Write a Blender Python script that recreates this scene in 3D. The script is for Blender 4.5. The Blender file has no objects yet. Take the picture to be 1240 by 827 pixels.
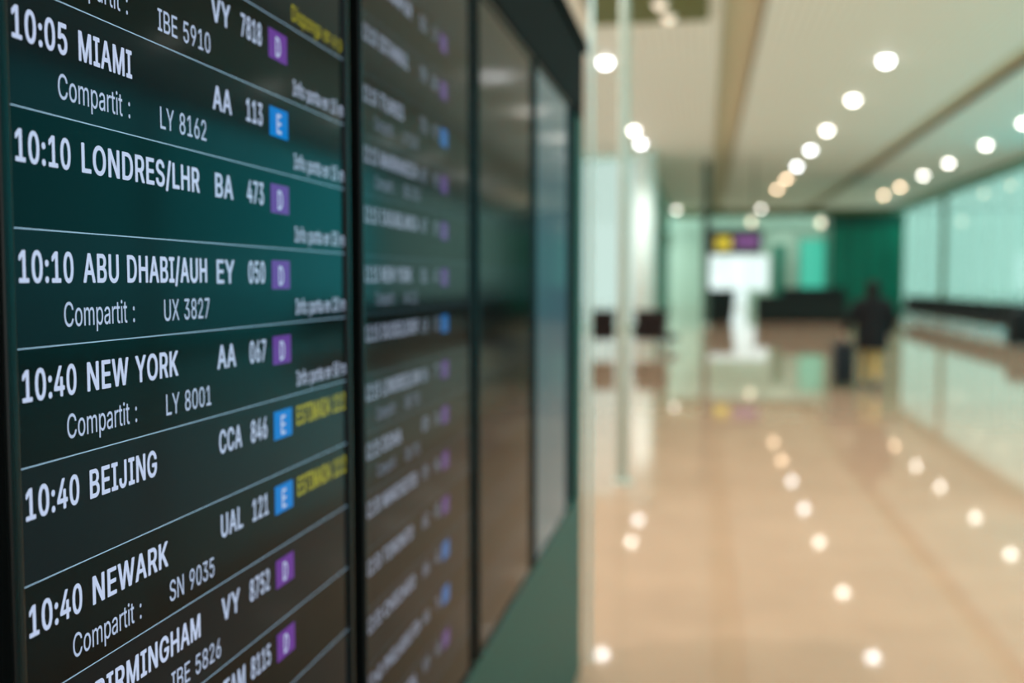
import bpy, bmesh, math, random
from mathutils import Vector, Matrix
from mathutils.geometry import tessellate_polygon
random.seed(7)
S = bpy.context.scene
COL = S.collection
R = math.radians

# ------------------------------------------------------------------ camera, world, exposure
EYE = 1.65
cam_d = bpy.data.cameras.new('camera')
cam_d.sensor_width = 36.0
cam_d.lens = 1205.0 / 1240.0 * 36.0
cam_d.clip_start = 0.02
cam_d.clip_end = 400
cam_d.dof.use_dof = True
cam_d.dof.focus_distance = 0.85
cam_d.dof.aperture_fstop = 2.45
cam = bpy.data.objects.new('camera', cam_d)
COL.objects.link(cam)
cam.location = (0, 0, EYE)
cam.rotation_euler = (R(90 - 3.443), 0, R(10.970))
S.camera = cam
S.view_settings.view_transform = 'Standard'
S.view_settings.look = 'None'
S.view_settings.gamma = 1
S.view_settings.exposure = 0.0
S.view_settings.use_curve_mapping = False

wd = bpy.data.worlds.new('daylight')
S.world = wd
wd.use_nodes = True
bgn = wd.node_tree.nodes['Background']
bgn.inputs[0].default_value = (0.93, 1.0, 0.98, 1)
bgn.inputs[1].default_value = 2.3

LAMP_POWER = 420.0      # beam of one ceiling downlight
LAMP_GLOW = 12.0        # brightness of its glowing dome


# ------------------------------------------------------------------ materials
def mat(name, col, rough=0.5, metal=0.0, spec=0.5, emit=None, estr=1.0, noise=0.0, scale=8.0, ior=None, bump=0.0, coat=0.0):
    m = bpy.data.materials.new(name)
    m.use_nodes = True
    nt = m.node_tree
    b = nt.nodes['Principled BSDF']
    b.inputs['Roughness'].default_value = rough
    b.inputs['Metallic'].default_value = metal
    b.inputs['Specular IOR Level'].default_value = spec
    b.inputs['Coat Weight'].default_value = coat
    if ior:
        b.inputs['IOR'].default_value = ior
    b.inputs['Base Color'].default_value = (*col, 1)
    if noise > 0 or bump > 0:
        tc = nt.nodes.new('ShaderNodeTexCoord')
        n = nt.nodes.new('ShaderNodeTexNoise')
        n.inputs['Scale'].default_value = scale
        n.inputs['Detail'].default_value = 4
        nt.links.new(tc.outputs['Object'], n.inputs['Vector'])
        if noise > 0:
            mx = nt.nodes.new('ShaderNodeMix')
            mx.data_type = 'RGBA'
            mx.inputs[6].default_value = (*[c * (1 - noise) for c in col], 1)
            mx.inputs[7].default_value = (*[min(1, c * (1 + noise)) for c in col], 1)
            nt.links.new(n.outputs['Fac'], mx.inputs[0])
            nt.links.new(mx.outputs[2], b.inputs['Base Color'])
        if bump > 0:
            bp = nt.nodes.new('ShaderNodeBump')
            bp.inputs['Strength'].default_value = bump
            bp.inputs['Distance'].default_value = 0.01
            nt.links.new(n.outputs['Fac'], bp.inputs['Height'])
            nt.links.new(bp.outputs[0], b.inputs['Normal'])
    if emit:
        b.inputs['Emission Color'].default_value = (*emit, 1)
        b.inputs['Emission Strength'].default_value = estr
    return m


def glass(name, tint, rough=0.0, gloss=1.0):
    """tinted see-through pane: transparent body with a Fresnel reflection"""
    m = bpy.data.materials.new(name)
    m.use_nodes = True
    nt = m.node_tree
    nt.nodes.clear()
    out = nt.nodes.new('ShaderNodeOutputMaterial')
    tr = nt.nodes.new('ShaderNodeBsdfTransparent')
    tr.inputs[0].default_value = (*[math.sqrt(c) for c in tint], 1)
    gl = nt.nodes.new('ShaderNodeBsdfGlossy')
    gl.inputs['Roughness'].default_value = rough
    gl.inputs['Color'].default_value = (gloss, gloss, gloss, 1)
    # Schlick reflectance from the facing angle, the same from both sides of the sheet
    lw = nt.nodes.new('ShaderNodeLayerWeight')
    lw.inputs['Blend'].default_value = 0.5
    pw = nt.nodes.new('ShaderNodeMath')
    pw.operation = 'POWER'
    pw.inputs[1].default_value = 5.0
    ma = nt.nodes.new('ShaderNodeMath')
    ma.operation = 'MULTIPLY_ADD'
    ma.inputs[1].default_value = 0.5
    ma.inputs[2].default_value = 0.03
    mx = nt.nodes.new('ShaderNodeMixShader')
    nt.links.new(lw.outputs['Facing'], pw.inputs[0])
    nt.links.new(pw.outputs[0], ma.inputs[0])
    nt.links.new(ma.outputs[0], mx.inputs[0])
    nt.links.new(tr.outputs[0], mx.inputs[1])
    nt.links.new(gl.outputs[0], mx.inputs[2])
    nt.links.new(mx.outputs[0], out.inputs[0])
    return m


def floor_material():
    m = mat('polished_stone_floor', (0.60, 0.43, 0.27), rough=0.035, spec=0.5)
    nt = m.node_tree
    b = nt.nodes['Principled BSDF']
    tc = nt.nodes.new('ShaderNodeTexCoord')
    br = nt.nodes.new('ShaderNodeTexBrick')
    br.offset = 0.0
    br.inputs['Scale'].default_value = 1.0
    br.inputs['Brick Width'].default_value = 1.2
    br.inputs['Row Height'].default_value = 1.2
    br.inputs['Mortar Size'].default_value = 0.004
    br.inputs['Color1'].default_value = (*FLOOR_A, 1)
    br.inputs['Color2'].default_value = (*FLOOR_B, 1)
    br.inputs['Mortar'].default_value = (0.44, 0.30, 0.20, 1)
    n = nt.nodes.new('ShaderNodeTexNoise')
    n.inputs['Scale'].default_value = 1.7
    n.inputs['Detail'].default_value = 6
    mx = nt.nodes.new('ShaderNodeMix')
    mx.data_type = 'RGBA'
    mx.blend_type = 'MULTIPLY'
    mx.inputs[0].default_value = 1.0
    rp = nt.nodes.new('ShaderNodeValToRGB')
    rp.color_ramp.elements[0].position = 0.3
    rp.color_ramp.elements[0].color = (0.86, 0.86, 0.86, 1)
    rp.color_ramp.elements[1].position = 0.7
    rp.color_ramp.elements[1].color = (1, 1, 1, 1)
    nt.links.new(tc.outputs['Object'], br.inputs['Vector'])
    nt.links.new(tc.outputs['Object'], n.inputs['Vector'])
    nt.links.new(n.outputs['Fac'], rp.inputs[0])
    nt.links.new(br.outputs['Color'], mx.inputs[6])
    nt.links.new(rp.outputs[0], mx.inputs[7])
    nt.links.new(mx.outputs[2], b.inputs['Base Color'])
    return m


def slat_material(name, a, b_, pitch):
    """slatted metal ceiling: narrow strips running down the hall"""
    m = mat(name, a, rough=0.55, spec=0.3)
    nt = m.node_tree
    b = nt.nodes['Principled BSDF']
    tc = nt.nodes.new('ShaderNodeTexCoord')
    w = nt.nodes.new('ShaderNodeTexWave')
    w.wave_type = 'BANDS'
    w.bands_direction = 'X'
    w.inputs['Scale'].default_value = 0.314 / pitch
    rp = nt.nodes.new('ShaderNodeValToRGB')
    rp.color_ramp.elements[0].position = 0.02
    rp.color_ramp.elements[0].color = (*b_, 1)
    rp.color_ramp.elements[1].position = 0.12
    rp.color_ramp.elements[1].color = (*a, 1)
    nt.links.new(tc.outputs['Object'], w.inputs['Vector'])
    nt.links.new(w.outputs['Fac'], rp.inputs[0])
    nt.links.new(rp.outputs[0], b.inputs['Base Color'])
    return m


FLOOR_A, FLOOR_B = (0.50, 0.322, 0.215), (0.48, 0.306, 0.202)
M = {}
M['floor'] = floor_material()
M['ceiling'] = slat_material('ceiling_slats', (0.87, 0.87, 0.79), (0.66, 0.66, 0.58), 0.15)
M['slot'] = mat('ceiling_channel', (0.66, 0.63, 0.45), 0.7, noise=0.1)
M['olive'] = mat('olive_panel', (0.10, 0.12, 0.018), 0.5, noise=0.15)
M['pane'] = glass('tinted_window_glass', (0.20, 0.365, 0.32))
M['pane_left'] = glass('pale_mint_glass', (0.265, 0.33, 0.305))
M['pane_deep'] = glass('deep_teal_glass', (0.04, 0.80, 0.88))
M['frame'] = mat('window_frame_paint', (0.09, 0.115, 0.04), 0.5, noise=0.05)
M['pale_wall'] = mat('pale_green_wall', (0.38, 0.61, 0.50), 0.6, noise=0.05, scale=2)
M['bulkhead'] = mat('teal_grey_bulkhead', (0.17, 0.42, 0.33), 0.5, noise=0.05, scale=2)
M['white_paint'] = mat('white_column_paint', (0.84, 0.94, 0.90), 0.45, noise=0.03)
M['apron'] = mat('outdoor_concrete', (0.78, 0.80, 0.78), 0.8, noise=0.06, scale=0.5)
M['teal_panel'] = mat('teal_green_panel', (0.012, 0.062, 0.047), 0.5, spec=0.2, noise=0.06, scale=2)
M['black_case'] = mat('black_casing', (0.006, 0.007, 0.007), 0.8, spec=0.06, noise=0.2)
M['black_gloss'] = mat('gloss_black_bezel', (0.004, 0.005, 0.005), 0.25, spec=0.14, noise=0.1)
M['steel'] = mat('grey_green_steel', (0.42, 0.47, 0.40), 0.45, metal=0.2, noise=0.06, scale=30)
M['pale_steel'] = mat('pale_satin_paint', (0.74, 0.84, 0.79), 0.4, noise=0.04, scale=30)
M['dark_column'] = mat('dark_green_column', (0.05, 0.09, 0.06), 0.4, noise=0.1)
M['black_leather'] = mat('black_leather', (0.005, 0.006, 0.006), 0.6, spec=0.2, noise=0.2, scale=40, bump=0.1)
M['brown_leather'] = mat('dark_brown_leather', (0.018, 0.009, 0.007), 0.6, spec=0.15, noise=0.2, scale=40, bump=0.1)
M['chrome'] = mat('polished_metal', (0.75, 0.76, 0.76), 0.15, metal=1.0, noise=0.03)
M['green_clad'] = mat('dark_green_cladding', (0.002, 0.125, 0.075), 0.3, spec=0.15, noise=0.12, scale=1.5)
M['green_dark'] = mat('deep_green_cladding', (0.002, 0.050, 0.032), 0.3, spec=0.15, noise=0.12, scale=1.5)
M['counter'] = mat('charcoal_laminate', (0.008, 0.013, 0.011), 0.5, spec=0.2, noise=0.15)
M['sign_face'] = mat('sign_black', (0.008, 0.012, 0.014), 0.4, noise=0.1)
M['sign_yellow'] = mat('sign_yellow', (0.55, 0.42, 0.02), 0.5, emit=(0.62, 0.46, 0.02), estr=0.55, noise=0.04)
M['sign_purple'] = mat('sign_purple', (0.18, 0.05, 0.22), 0.5, emit=(0.20, 0.06, 0.25), estr=0.5, noise=0.04)
M['lamp_white'] = mat('lamp_cool_white', (0.8, 0.8, 0.8), 0.4, emit=(0.97, 0.98, 1.0), estr=LAMP_GLOW, noise=0.01)
M['lamp_cream'] = mat('lamp_soft_white', (0.8, 0.8, 0.8), 0.4, emit=(1.0, 0.93, 0.84), estr=LAMP_GLOW, noise=0.01)
M['lamp_warm'] = mat('lamp_warm', (0.8, 0.7, 0.6), 0.4, emit=(1.0, 0.70, 0.46), estr=LAMP_GLOW, noise=0.01)
M['lamp_dim'] = mat('lamp_dim', (0.8, 0.7, 0.6), 0.4, emit=(0.95, 0.78, 0.60), estr=LAMP_GLOW * 0.22, noise=0.01)
M['lamp_trim'] = mat('lamp_trim', (0.7, 0.7, 0.66), 0.4, noise=0.03)


# display surfaces: a dark reflective panel whose pixels give light
def pixel(name, e, strength=1.0):
    m = mat(name, (0.0012, 0.0012, 0.0012), rough=0.10, emit=e, estr=strength, ior=1.14)
    return m


M['px_base'] = pixel('panel_dark', (0.0020, 0.0022, 0.0024))
M['px_odd'] = pixel('row_blue_black', (0.0035, 0.0060, 0.0080))
M['px_even'] = pixel('row_black', (0.0012, 0.0018, 0.0019))
M['px_text'] = pixel('pixels_white', (0.50, 0.59, 0.80))
M['px_thin'] = pixel('pixels_white_thin', (0.42, 0.51, 0.70))
M['px_line'] = pixel('pixels_line', (0.36, 0.56, 0.74))
M['px_yellow'] = pixel('pixels_yellow', (0.34, 0.32, 0.015))
M['px_purple'] = pixel('pixels_purple', (0.115, 0.028, 0.26))
M['px_blue'] = pixel('pixels_blue', (0.0, 0.17, 0.55))
for _k, _e, _f in (('text', (0.50, 0.59, 0.80), 0.50), ('thin', (0.42, 0.51, 0.70), 0.36), ('line', (0.36, 0.56, 0.74), 0.16),
                   ('yellow', (0.34, 0.32, 0.015), 0.5), ('purple', (0.115, 0.028, 0.26), 0.6), ('blue', (0.0, 0.17, 0.55), 0.6)):
    M['dim_' + _k] = pixel('dim_pixels_' + _k, tuple(c * _f for c in _e))   # oblique-view dimming of the second screen, put into its pixel colours
M['px_grey'] = pixel('panel_grey_blue', (0.045, 0.100, 0.120))


# ------------------------------------------------------------------ mesh helpers
class MB:
    def __init__(self):
        self.bm = bmesh.new()

    def _xf(self, verts, mtx):
        if mtx is not None:
            bmesh.ops.transform(self.bm, matrix=mtx, verts=verts)

    def box(self, x0, x1, y0, y1, z0, z1, bev=0.0, seg=2, mtx=None):
        r = bmesh.ops.create_cube(self.bm, size=1.0)
        vs = r['verts']
        sx, sy, sz = abs(x1 - x0), abs(y1 - y0), abs(z1 - z0)
        for v in vs:
            v.co = Vector(((x0 + x1) / 2 + v.co.x * sx, (y0 + y1) / 2 + v.co.y * sy, (z0 + z1) / 2 + v.co.z * sz))
        if bev > 0:
            bev = min(bev, 0.49 * min(sx, sy, sz))
            es = list({e for v in vs for e in v.link_edges})
            g = bmesh.ops.bevel(self.bm, geom=es, offset=bev, segments=seg, profile=0.5, affect='EDGES')
            vs = list({v for f in g['faces'] for v in f.verts} | {v for v in vs if v.is_valid})
        self._xf(vs, mtx)
        return self

    def tube(self, pts, rad, seg=12, cap=True):
        pts = [Vector(p) for p in pts]
        rads = rad if isinstance(rad, (list, tuple)) else [rad] * len(pts)
        rings = []
        d0 = (pts[1] - pts[0]).normalized()
        up = Vector((0, 0, 1)) if abs(d0.z) < 0.9 else Vector((1, 0, 0))
        n = d0.cross(up).normalized()
        for i, p in enumerate(pts):
            if i == 0:
                d = pts[1] - pts[0]
            elif i == len(pts) - 1:
                d = pts[-1] - pts[-2]
            else:
                d = (pts[i + 1] - pts[i]).normalized() + (pts[i] - pts[i - 1]).normalized()
            d.normalize()
            n = (n - d * n.dot(d)).normalized()
            b = d.cross(n)
            rings.append([self.bm.verts.new(p + (n * math.cos(2 * math.pi * k / seg) + b * math.sin(2 * math.pi * k / seg)) * rads[i]) for k in range(seg)])
        for a, c in zip(rings, rings[1:]):
            for k in range(seg):
                self.bm.faces.new((a[k], a[(k + 1) % seg], c[(k + 1) % seg], c[k]))
        if cap:
            self.bm.faces.new(rings[0][::-1])
            self.bm.faces.new(rings[-1])
        return self

    def lathe(self, prof, seg=24, cx=0, cy=0, mtx=None):
        """profile of (radius, z), spun about the vertical"""
        rings = []
        new = []
        for r, z in prof:
            if r < 1e-6:
                v = self.bm.verts.new((cx, cy, z)); rings.append([v]); new.append(v)
            else:
                rg = [self.bm.verts.new((cx + r * math.cos(2 * math.pi * k / seg), cy + r * math.sin(2 * math.pi * k / seg), z)) for k in range(seg)]
                rings.append(rg); new += rg
        for a, c in zip(rings, rings[1:]):
            for k in range(seg):
                k2 = (k + 1) % seg
                if len(a) == 1 and len(c) == 1:
                    continue
                if len(a) == 1:
                    self.bm.faces.new((a[0], c[k], c[k2]))
                elif len(c) == 1:
                    self.bm.faces.new((a[k], a[k2], c[0]))
                else:
                    self.bm.faces.new((a[k], a[k2], c[k2], c[k]))
        self._xf(new, mtx)
        return self

    def prism(self, outline, axis, a, b):
        """2-D outline pushed along an axis: axis x -> (y,z), y -> (x,z), z -> (x,y)"""
        def P(u, v, w):
            return {'x': (w, u, v), 'y': (u, w, v), 'z': (u, v, w)}[axis]
        f0 = [self.bm.verts.new(P(u, v, a)) for u, v in outline]
        f1 = [self.bm.verts.new(P(u, v, b)) for u, v in outline]
        n = len(outline)
        for k in range(n):
            self.bm.faces.new((f0[k], f0[(k + 1) % n], f1[(k + 1) % n], f1[k]))
        self.bm.faces.new(f0[::-1])
        self.bm.faces.new(f1)
        return self

    def build(self, name, m, parent=None, smooth=False, loc=None):
        bmesh.ops.recalc_face_normals(self.bm, faces=self.bm.faces)
        me = bpy.data.meshes.new(name)
        self.bm.to_mesh(me)
        self.bm.free()
        me.materials.append(m)
        if smooth:
            for p in me.polygons:
                p.use_smooth = True
        o = bpy.data.objects.new(name, me)
        COL.objects.link(o)
        if parent is not None:
            o.parent = parent
        if loc:
            o.location = loc
        return o


def tag(o, label, cat, group=None):
    o['label'] = label
    o['category'] = cat
    if group:
        o['group'] = group
    return o


def thing(name, label, cat, loc=(0, 0, 0), rz=0.0, group=None):
    o = bpy.data.objects.new(name, None)
    o.empty_display_size = 0.1
    COL.objects.link(o)
    o.location = loc
    o.rotation_euler = (0, 0, rz)
    return tag(o, label, cat, group)


def struct(o):
    o['kind'] = 'structure'
    return o


def copy_tree(o, parent=None):
    c = o.copy()
    COL.objects.link(c)
    if parent is not None:
        c.parent = parent
    for ch in list(o.children):
        copy_tree(ch, c)
    return c


# ------------------------------------------------------------------ lettering (outline glyphs, one unit = 1/1000 em)
GLYPHS = {'B': {'A': [520, ['201,520 183,516 176,509 -8,-1 -1,-8 17,-12 85,-12 103,-8 110,-1 155,130 277,130 323,130 326,127 370,-1 377,-8 395,-12 461,-12 479,-8 486,-1 486,7 302,507 293,516 275,520', '239,374 262,301 296,211 241,210 184,211']],
  'B': [496, ['43,516 36,509 36,-1 43,-8 61,-12 271,-12 303,-8 331,-2 375,16 412,47 426,69 438,97 442,119 442,155 436,185 426,207 408,231 387,250 354,267 381,282 400,301 412,319 420,343 420,405 412,431 392,463 373,482 349,498 313,512 283,518 61,520', '148,217 269,218 301,202 322,177 332,141 328,113 313,90 305,82 273,70 149,70', '148,299 149,440 253,440 271,436 294,421 310,391 312,363 300,329 287,314 255,298']],
  'C': [550, ['405,18 448,55 472,87 490,127 496,161 489,168 471,172 409,172 391,168 382,157 378,139 364,113 347,94 327,80 291,66 267,64 229,70 201,84 176,105 158,129 140,167 128,225 128,283 134,321 146,357 170,397 203,426 233,440 253,444 295,442 335,424 366,393 378,369 384,347 397,338 483,338 496,347 494,367 486,393 460,439 427,474 409,488 381,504 335,520 283,528 257,528 209,522 173,512 135,494 115,480 80,447 56,415 42,389 26,345 16,275 18,209 24,173 34,139 54,97 70,73 99,42 121,24 155,4 195,-10 239,-18 297,-18 331,-12 375,2']],
  'D': [542, ['43,-8 61,-12 243,-12 289,-6 327,4 369,22 407,50 434,79 460,121 476,165 484,211 486,273 482,317 466,375 446,415 415,452 393,472 349,498 313,510 271,518 61,520 43,516 36,509 36,-1', '149,440 237,440 265,436 309,416 338,389 346,377 368,323 376,255 372,207 364,173 346,133 331,114 303,90 267,74 245,70 148,71']],
  'E': [459, ['393,-8 400,-1 400,59 387,68 148,71 149,216 355,216 373,220 380,227 380,287 367,296 149,298 148,439 353,440 383,442 396,451 396,509 383,518 61,520 43,516 36,509 36,-1 43,-8 61,-12 375,-12']],
  'F': [450, ['43,-8 61,-12 123,-12 141,-8 148,-1 149,210 345,210 363,214 370,221 370,279 357,288 148,291 148,439 255,440 369,440 387,444 394,451 394,509 381,518 61,520 43,516 36,509 36,-1']],
  'G': [560, ['157,506 111,478 72,439 40,385 26,345 16,275 18,209 26,163 36,133 56,93 78,63 105,36 139,12 175,-4 239,-18 297,-18 349,-8 373,0 411,20 454,59 472,83 488,115 498,149 502,177 502,257 495,264 477,268 283,268 265,264 258,257 258,199 265,192 283,188 343,188 389,188 390,179 384,151 368,117 349,94 329,80 293,66 245,66 205,82 178,103 158,129 144,157 134,187 128,225 128,283 134,321 146,357 160,383 191,418 213,432 239,442 281,444 311,436 345,414 364,391 384,347 391,340 409,336 473,336 491,340 498,347 492,379 478,411 458,441 421,478 395,496 341,518 299,526 255,528 207,522']],
  'H': [557, ['473,-8 480,-1 480,509 473,516 455,520 393,520 375,516 368,509 367,300 149,300 148,509 141,516 123,520 61,520 43,516 37,510 36,-1 43,-8 61,-12 123,-12 141,-8 148,-1 149,220 367,220 368,-1 375,-8 393,-12 455,-12']],
  'I': [340, ['287,-8 294,-1 294,59 287,66 269,70 206,71 206,439 269,440 287,444 294,451 294,509 287,516 269,520 33,520 17,516 8,509 8,451 15,444 33,440 94,439 94,71 33,70 15,66 8,59 8,-1 15,-8 33,-12 269,-12']],
  'J': [436, ['353,516 335,520 273,520 255,516 248,509 248,135 242,105 230,83 215,70 197,62 173,62 151,72 136,87 124,117 122,173 115,180 97,184 35,184 17,180 10,173 10,115 13,104 24,67 38,45 75,10 97,-2 127,-12 159,-18 211,-18 243,-12 273,-2 291,8 328,41 348,73 360,123 360,509']],
  'K': [507, ['465,-8 472,-1 470,7 270,285 270,289 466,499 470,509 463,516 445,520 363,520 345,516 149,304 148,439 148,509 141,516 123,520 61,520 43,516 36,509 36,-1 43,-8 61,-12 123,-12 141,-8 148,-1 148,165 195,214 338,11 355,-8 373,-12 447,-12']],
  'L': [433, ['49,518 36,509 36,-1 43,-8 61,-12 373,-10 386,-1 386,59 379,66 361,70 148,71 148,509 141,516 123,520']],
  'M': [668, ['585,516 567,520 477,520 459,516 450,507 315,150 178,507 169,516 151,520 61,520 43,516 36,509 36,-1 43,-8 61,-12 121,-12 139,-8 146,-1 146,109 147,288 260,1 269,-8 287,-12 341,-12 359,-8 370,7 479,286 480,-1 487,-8 505,-12 567,-12 585,-8 592,-1 592,509']],
  'N': [563, ['481,-8 488,-1 488,509 481,516 463,520 399,520 381,516 374,509 373,176 162,509 155,516 137,520 61,520 41,514 36,509 36,-1 43,-8 61,-12 123,-12 141,-8 148,-1 149,336 360,1 369,-8 387,-12 463,-12']],
  'O': [573, ['379,4 421,30 462,71 484,105 506,159 516,215 516,293 508,341 494,383 468,429 433,468 399,494 361,512 313,524 257,528 209,522 155,504 115,480 70,435 44,393 26,345 18,299 16,235 24,173 38,129 66,79 97,44 133,16 175,-4 239,-18 295,-18 339,-10', '281,444 311,436 345,416 376,379 386,361 400,319 406,279 406,229 400,189 392,163 376,129 358,105 341,90 309,72 291,66 255,66 243,66 201,84 176,105 158,129 140,167 132,197 128,225 128,283 142,347 152,369 172,399 189,416 223,436 253,444']],
  'P': [485, ['43,-8 61,-12 123,-12 141,-8 148,-1 149,174 261,174 307,182 337,192 365,208 406,249 418,271 430,309 432,373 426,403 410,439 381,472 369,484 333,504 301,514 263,520 61,520 43,516 36,509 36,-1', '149,254 148,439 251,440 269,436 297,418 310,399 320,365 318,319 302,283 283,266 261,256']],
  'Q': [573, ['485,-56 492,-45 430,37 462,71 484,105 506,159 514,197 516,293 512,323 498,373 476,417 450,451 405,490 361,512 325,522 277,528 221,524 173,512 132,491 101,468 60,421 34,369 20,315 16,273 20,193 34,139 58,91 86,55 113,30 147,8 175,-4 239,-18 295,-18 345,-8 383,-56 401,-60 467,-60', '281,444 311,436 345,416 376,379 386,361 400,319 406,279 406,229 400,189 392,163 376,129 358,105 341,90 309,72 291,66 255,66 243,66 201,84 176,105 158,129 140,167 132,197 128,225 128,283 142,347 152,369 172,399 189,416 223,436 253,444']],
  'R': [489, ['43,516 36,509 36,-1 43,-8 61,-12 123,-12 141,-8 148,-1 148,185 227,186 328,-1 335,-8 345,-10 427,-12 445,-8 452,-1 342,203 367,218 396,243 416,271 426,295 432,321 434,361 428,403 414,437 400,457 369,486 341,502 303,514 265,520 61,520', '149,440 253,440 271,436 293,424 304,413 314,395 322,353 316,315 300,289 287,278 261,268 149,268']],
  'S': [487, ['295,520 241,528 213,528 159,520 123,508 83,484 56,457 42,437 32,411 28,391 28,355 32,335 48,303 71,278 99,258 137,240 267,202 303,182 314,169 320,155 320,123 302,89 285,76 249,62 199,62 167,74 140,99 132,117 130,133 121,144 103,148 39,148 21,144 14,137 18,105 28,77 40,57 79,18 111,0 138,-9 193,-20 255,-20 293,-14 327,-4 369,18 402,49 418,73 428,99 432,119 432,159 428,179 412,211 387,238 359,258 315,278 191,314 159,332 148,343 142,355 140,389 154,419 169,432 203,446 247,446 281,432 300,415 306,405 312,379 327,368 399,366 417,370 424,377 424,397 416,425 392,463 365,488 343,502']],
  'T': [489, ['193,-12 255,-12 273,-8 280,-1 280,439 415,440 433,444 440,451 440,509 433,516 415,520 255,520 33,520 15,516 8,509 8,451 15,444 33,440 168,439 168,-1 175,-8']],
  'U': [557, ['475,516 457,520 393,520 375,516 368,509 368,159 360,129 344,101 317,78 281,64 237,64 197,80 172,103 154,137 148,167 148,509 141,516 123,520 61,520 43,516 36,509 36,433 36,153 44,113 62,75 80,51 109,24 155,-2 195,-14 235,-20 283,-20 311,-16 363,-2 411,26 450,67 468,99 476,123 482,169 482,509']],
  'V': [520, ['-6,509 -2,489 178,1 193,-10 277,-12 295,-8 304,1 454,417 486,509 479,516 461,520 395,520 377,516 370,509 241,134 110,507 101,516 83,520 19,520 1,516']],
  'W': [726, ['694,509 687,516 669,520 603,520 585,516 578,509 493,174 406,505 397,516 379,520 307,520 289,516 282,509 193,174 108,507 99,516 81,520 17,520 -1,516 -8,509 25,388 126,13 130,-1 137,-8 155,-12 229,-12 247,-8 256,1 343,324 430,1 439,-8 457,-12 541,-10 556,1']],
  'X': [514, ['1,-8 19,-12 91,-12 109,-8 124,9 237,174 352,5 365,-8 383,-12 455,-12 473,-8 480,-1 300,263 466,501 470,509 463,516 445,520 373,520 355,516 237,348 212,389 123,516 105,520 31,520 13,516 6,509 18,487 166,275 174,259 -6,3']],
  'Y': [512, ['267,-12 285,-8 292,-1 292,207 474,497 478,509 471,516 453,520 381,520 363,516 344,491 240,317 235,314 224,333 122,501 109,516 91,520 19,520 1,516 -6,509 -6,503 180,207 180,-1 187,-8 205,-12']],
  'Z': [478, ['23,516 16,509 16,451 29,442 285,440 286,437 254,395 20,53 18,-1 25,-8 43,-12 399,-12 419,-6 424,-1 424,59 411,68 150,69 184,113 418,455 420,509 413,516 395,520 41,520']],
  '0': [493, ['251,-18 283,-12 327,6 349,22 388,67 408,109 422,159 430,243 428,303 422,349 408,399 390,437 370,465 337,496 309,512 255,526 205,526 175,522 129,504 111,492 80,461 62,435 46,401 30,343 24,291 26,193 36,137 50,97 78,49 111,16 137,0 179,-14 203,-18', '219,448 243,446 259,438 288,407 308,359 320,281 318,203 312,165 302,131 292,109 274,83 261,72 235,62 213,62 199,68 187,76 166,101 146,147 134,215 136,313 152,379 174,419 191,436']],
  '1': [493, ['407,-8 414,-1 414,55 407,62 389,66 300,67 300,509 293,516 275,520 185,518 69,436 62,429 62,357 69,350 86,347 105,350 185,410 188,409 188,67 77,66 59,62 52,55 52,-1 59,-8 77,-12 389,-12']],
  '2': [493, ['47,-8 65,-12 389,-12 407,-8 414,-1 414,57 401,66 186,69 310,197 358,253 392,307 404,347 402,407 396,427 376,461 347,490 323,506 293,518 271,522 237,528 213,528 173,522 131,508 105,492 80,469 62,445 52,425 44,399 42,361 49,354 67,350 127,350 145,354 152,361 152,381 158,403 168,421 181,434 213,448 245,446 271,432 284,417 294,393 296,359 290,335 278,311 258,283 40,49 40,-1']],
  '3': [493, ['53,516 46,509 46,451 53,444 71,440 254,439 132,301 132,247 145,238 217,236 241,232 261,224 281,210 292,195 302,171 306,145 304,125 290,93 265,72 237,62 191,64 159,80 144,97 136,115 134,133 127,140 109,144 45,144 27,140 20,133 20,119 28,87 38,67 65,34 93,14 117,0 177,-16 245,-18 271,-14 313,-2 341,12 363,28 398,69 408,89 416,119 416,169 410,195 394,227 357,266 339,278 293,296 258,301 396,457 396,509 389,516 371,520 71,520']],
  '4': [493, ['321,518 247,520 229,516 220,507 20,169 16,161 16,105 23,98 41,94 257,94 258,-1 265,-8 283,-12 341,-12 359,-8 366,-1 366,93 375,94 425,96 438,105 438,163 425,172 366,175 366,319 359,326 341,330 283,330 265,326 258,319 257,174 140,175 332,501 334,509']],
  '5': [493, ['383,516 365,520 97,520 79,516 72,509 44,251 57,242 129,234 147,238 161,250 197,264 235,264 247,260 269,246 288,223 302,187 304,151 296,117 284,95 265,76 235,62 207,62 177,76 156,99 146,131 139,138 121,142 61,142 43,138 36,131 42,91 62,53 97,18 137,-4 195,-18 247,-18 299,-6 341,16 378,51 402,91 414,135 414,193 410,213 402,237 386,267 345,310 301,334 243,346 203,344 163,334 162,345 175,440 365,440 383,444 390,451 390,509']],
  '6': [493, ['337,516 319,520 253,520 235,516 224,505 80,291 54,239 42,197 40,137 46,107 62,69 88,35 109,16 145,-4 189,-16 233,-18 251,-18 291,-10 313,-2 341,14 384,57 402,91 410,117 412,185 408,207 402,225 380,263 353,290 315,312 269,324 222,327 344,503 344,509', '217,60 203,64 183,76 166,95 150,137 150,179 162,213 185,240 209,252 235,252 243,252 261,244 282,225 300,189 304,151 296,115 280,87 261,70 249,64']],
  '7': [493, ['81,-8 99,-12 165,-12 183,-8 190,-1 414,445 414,509 401,518 155,520 63,520 45,516 38,509 38,451 45,444 63,440 294,439 74,5 74,-1']],
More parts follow.
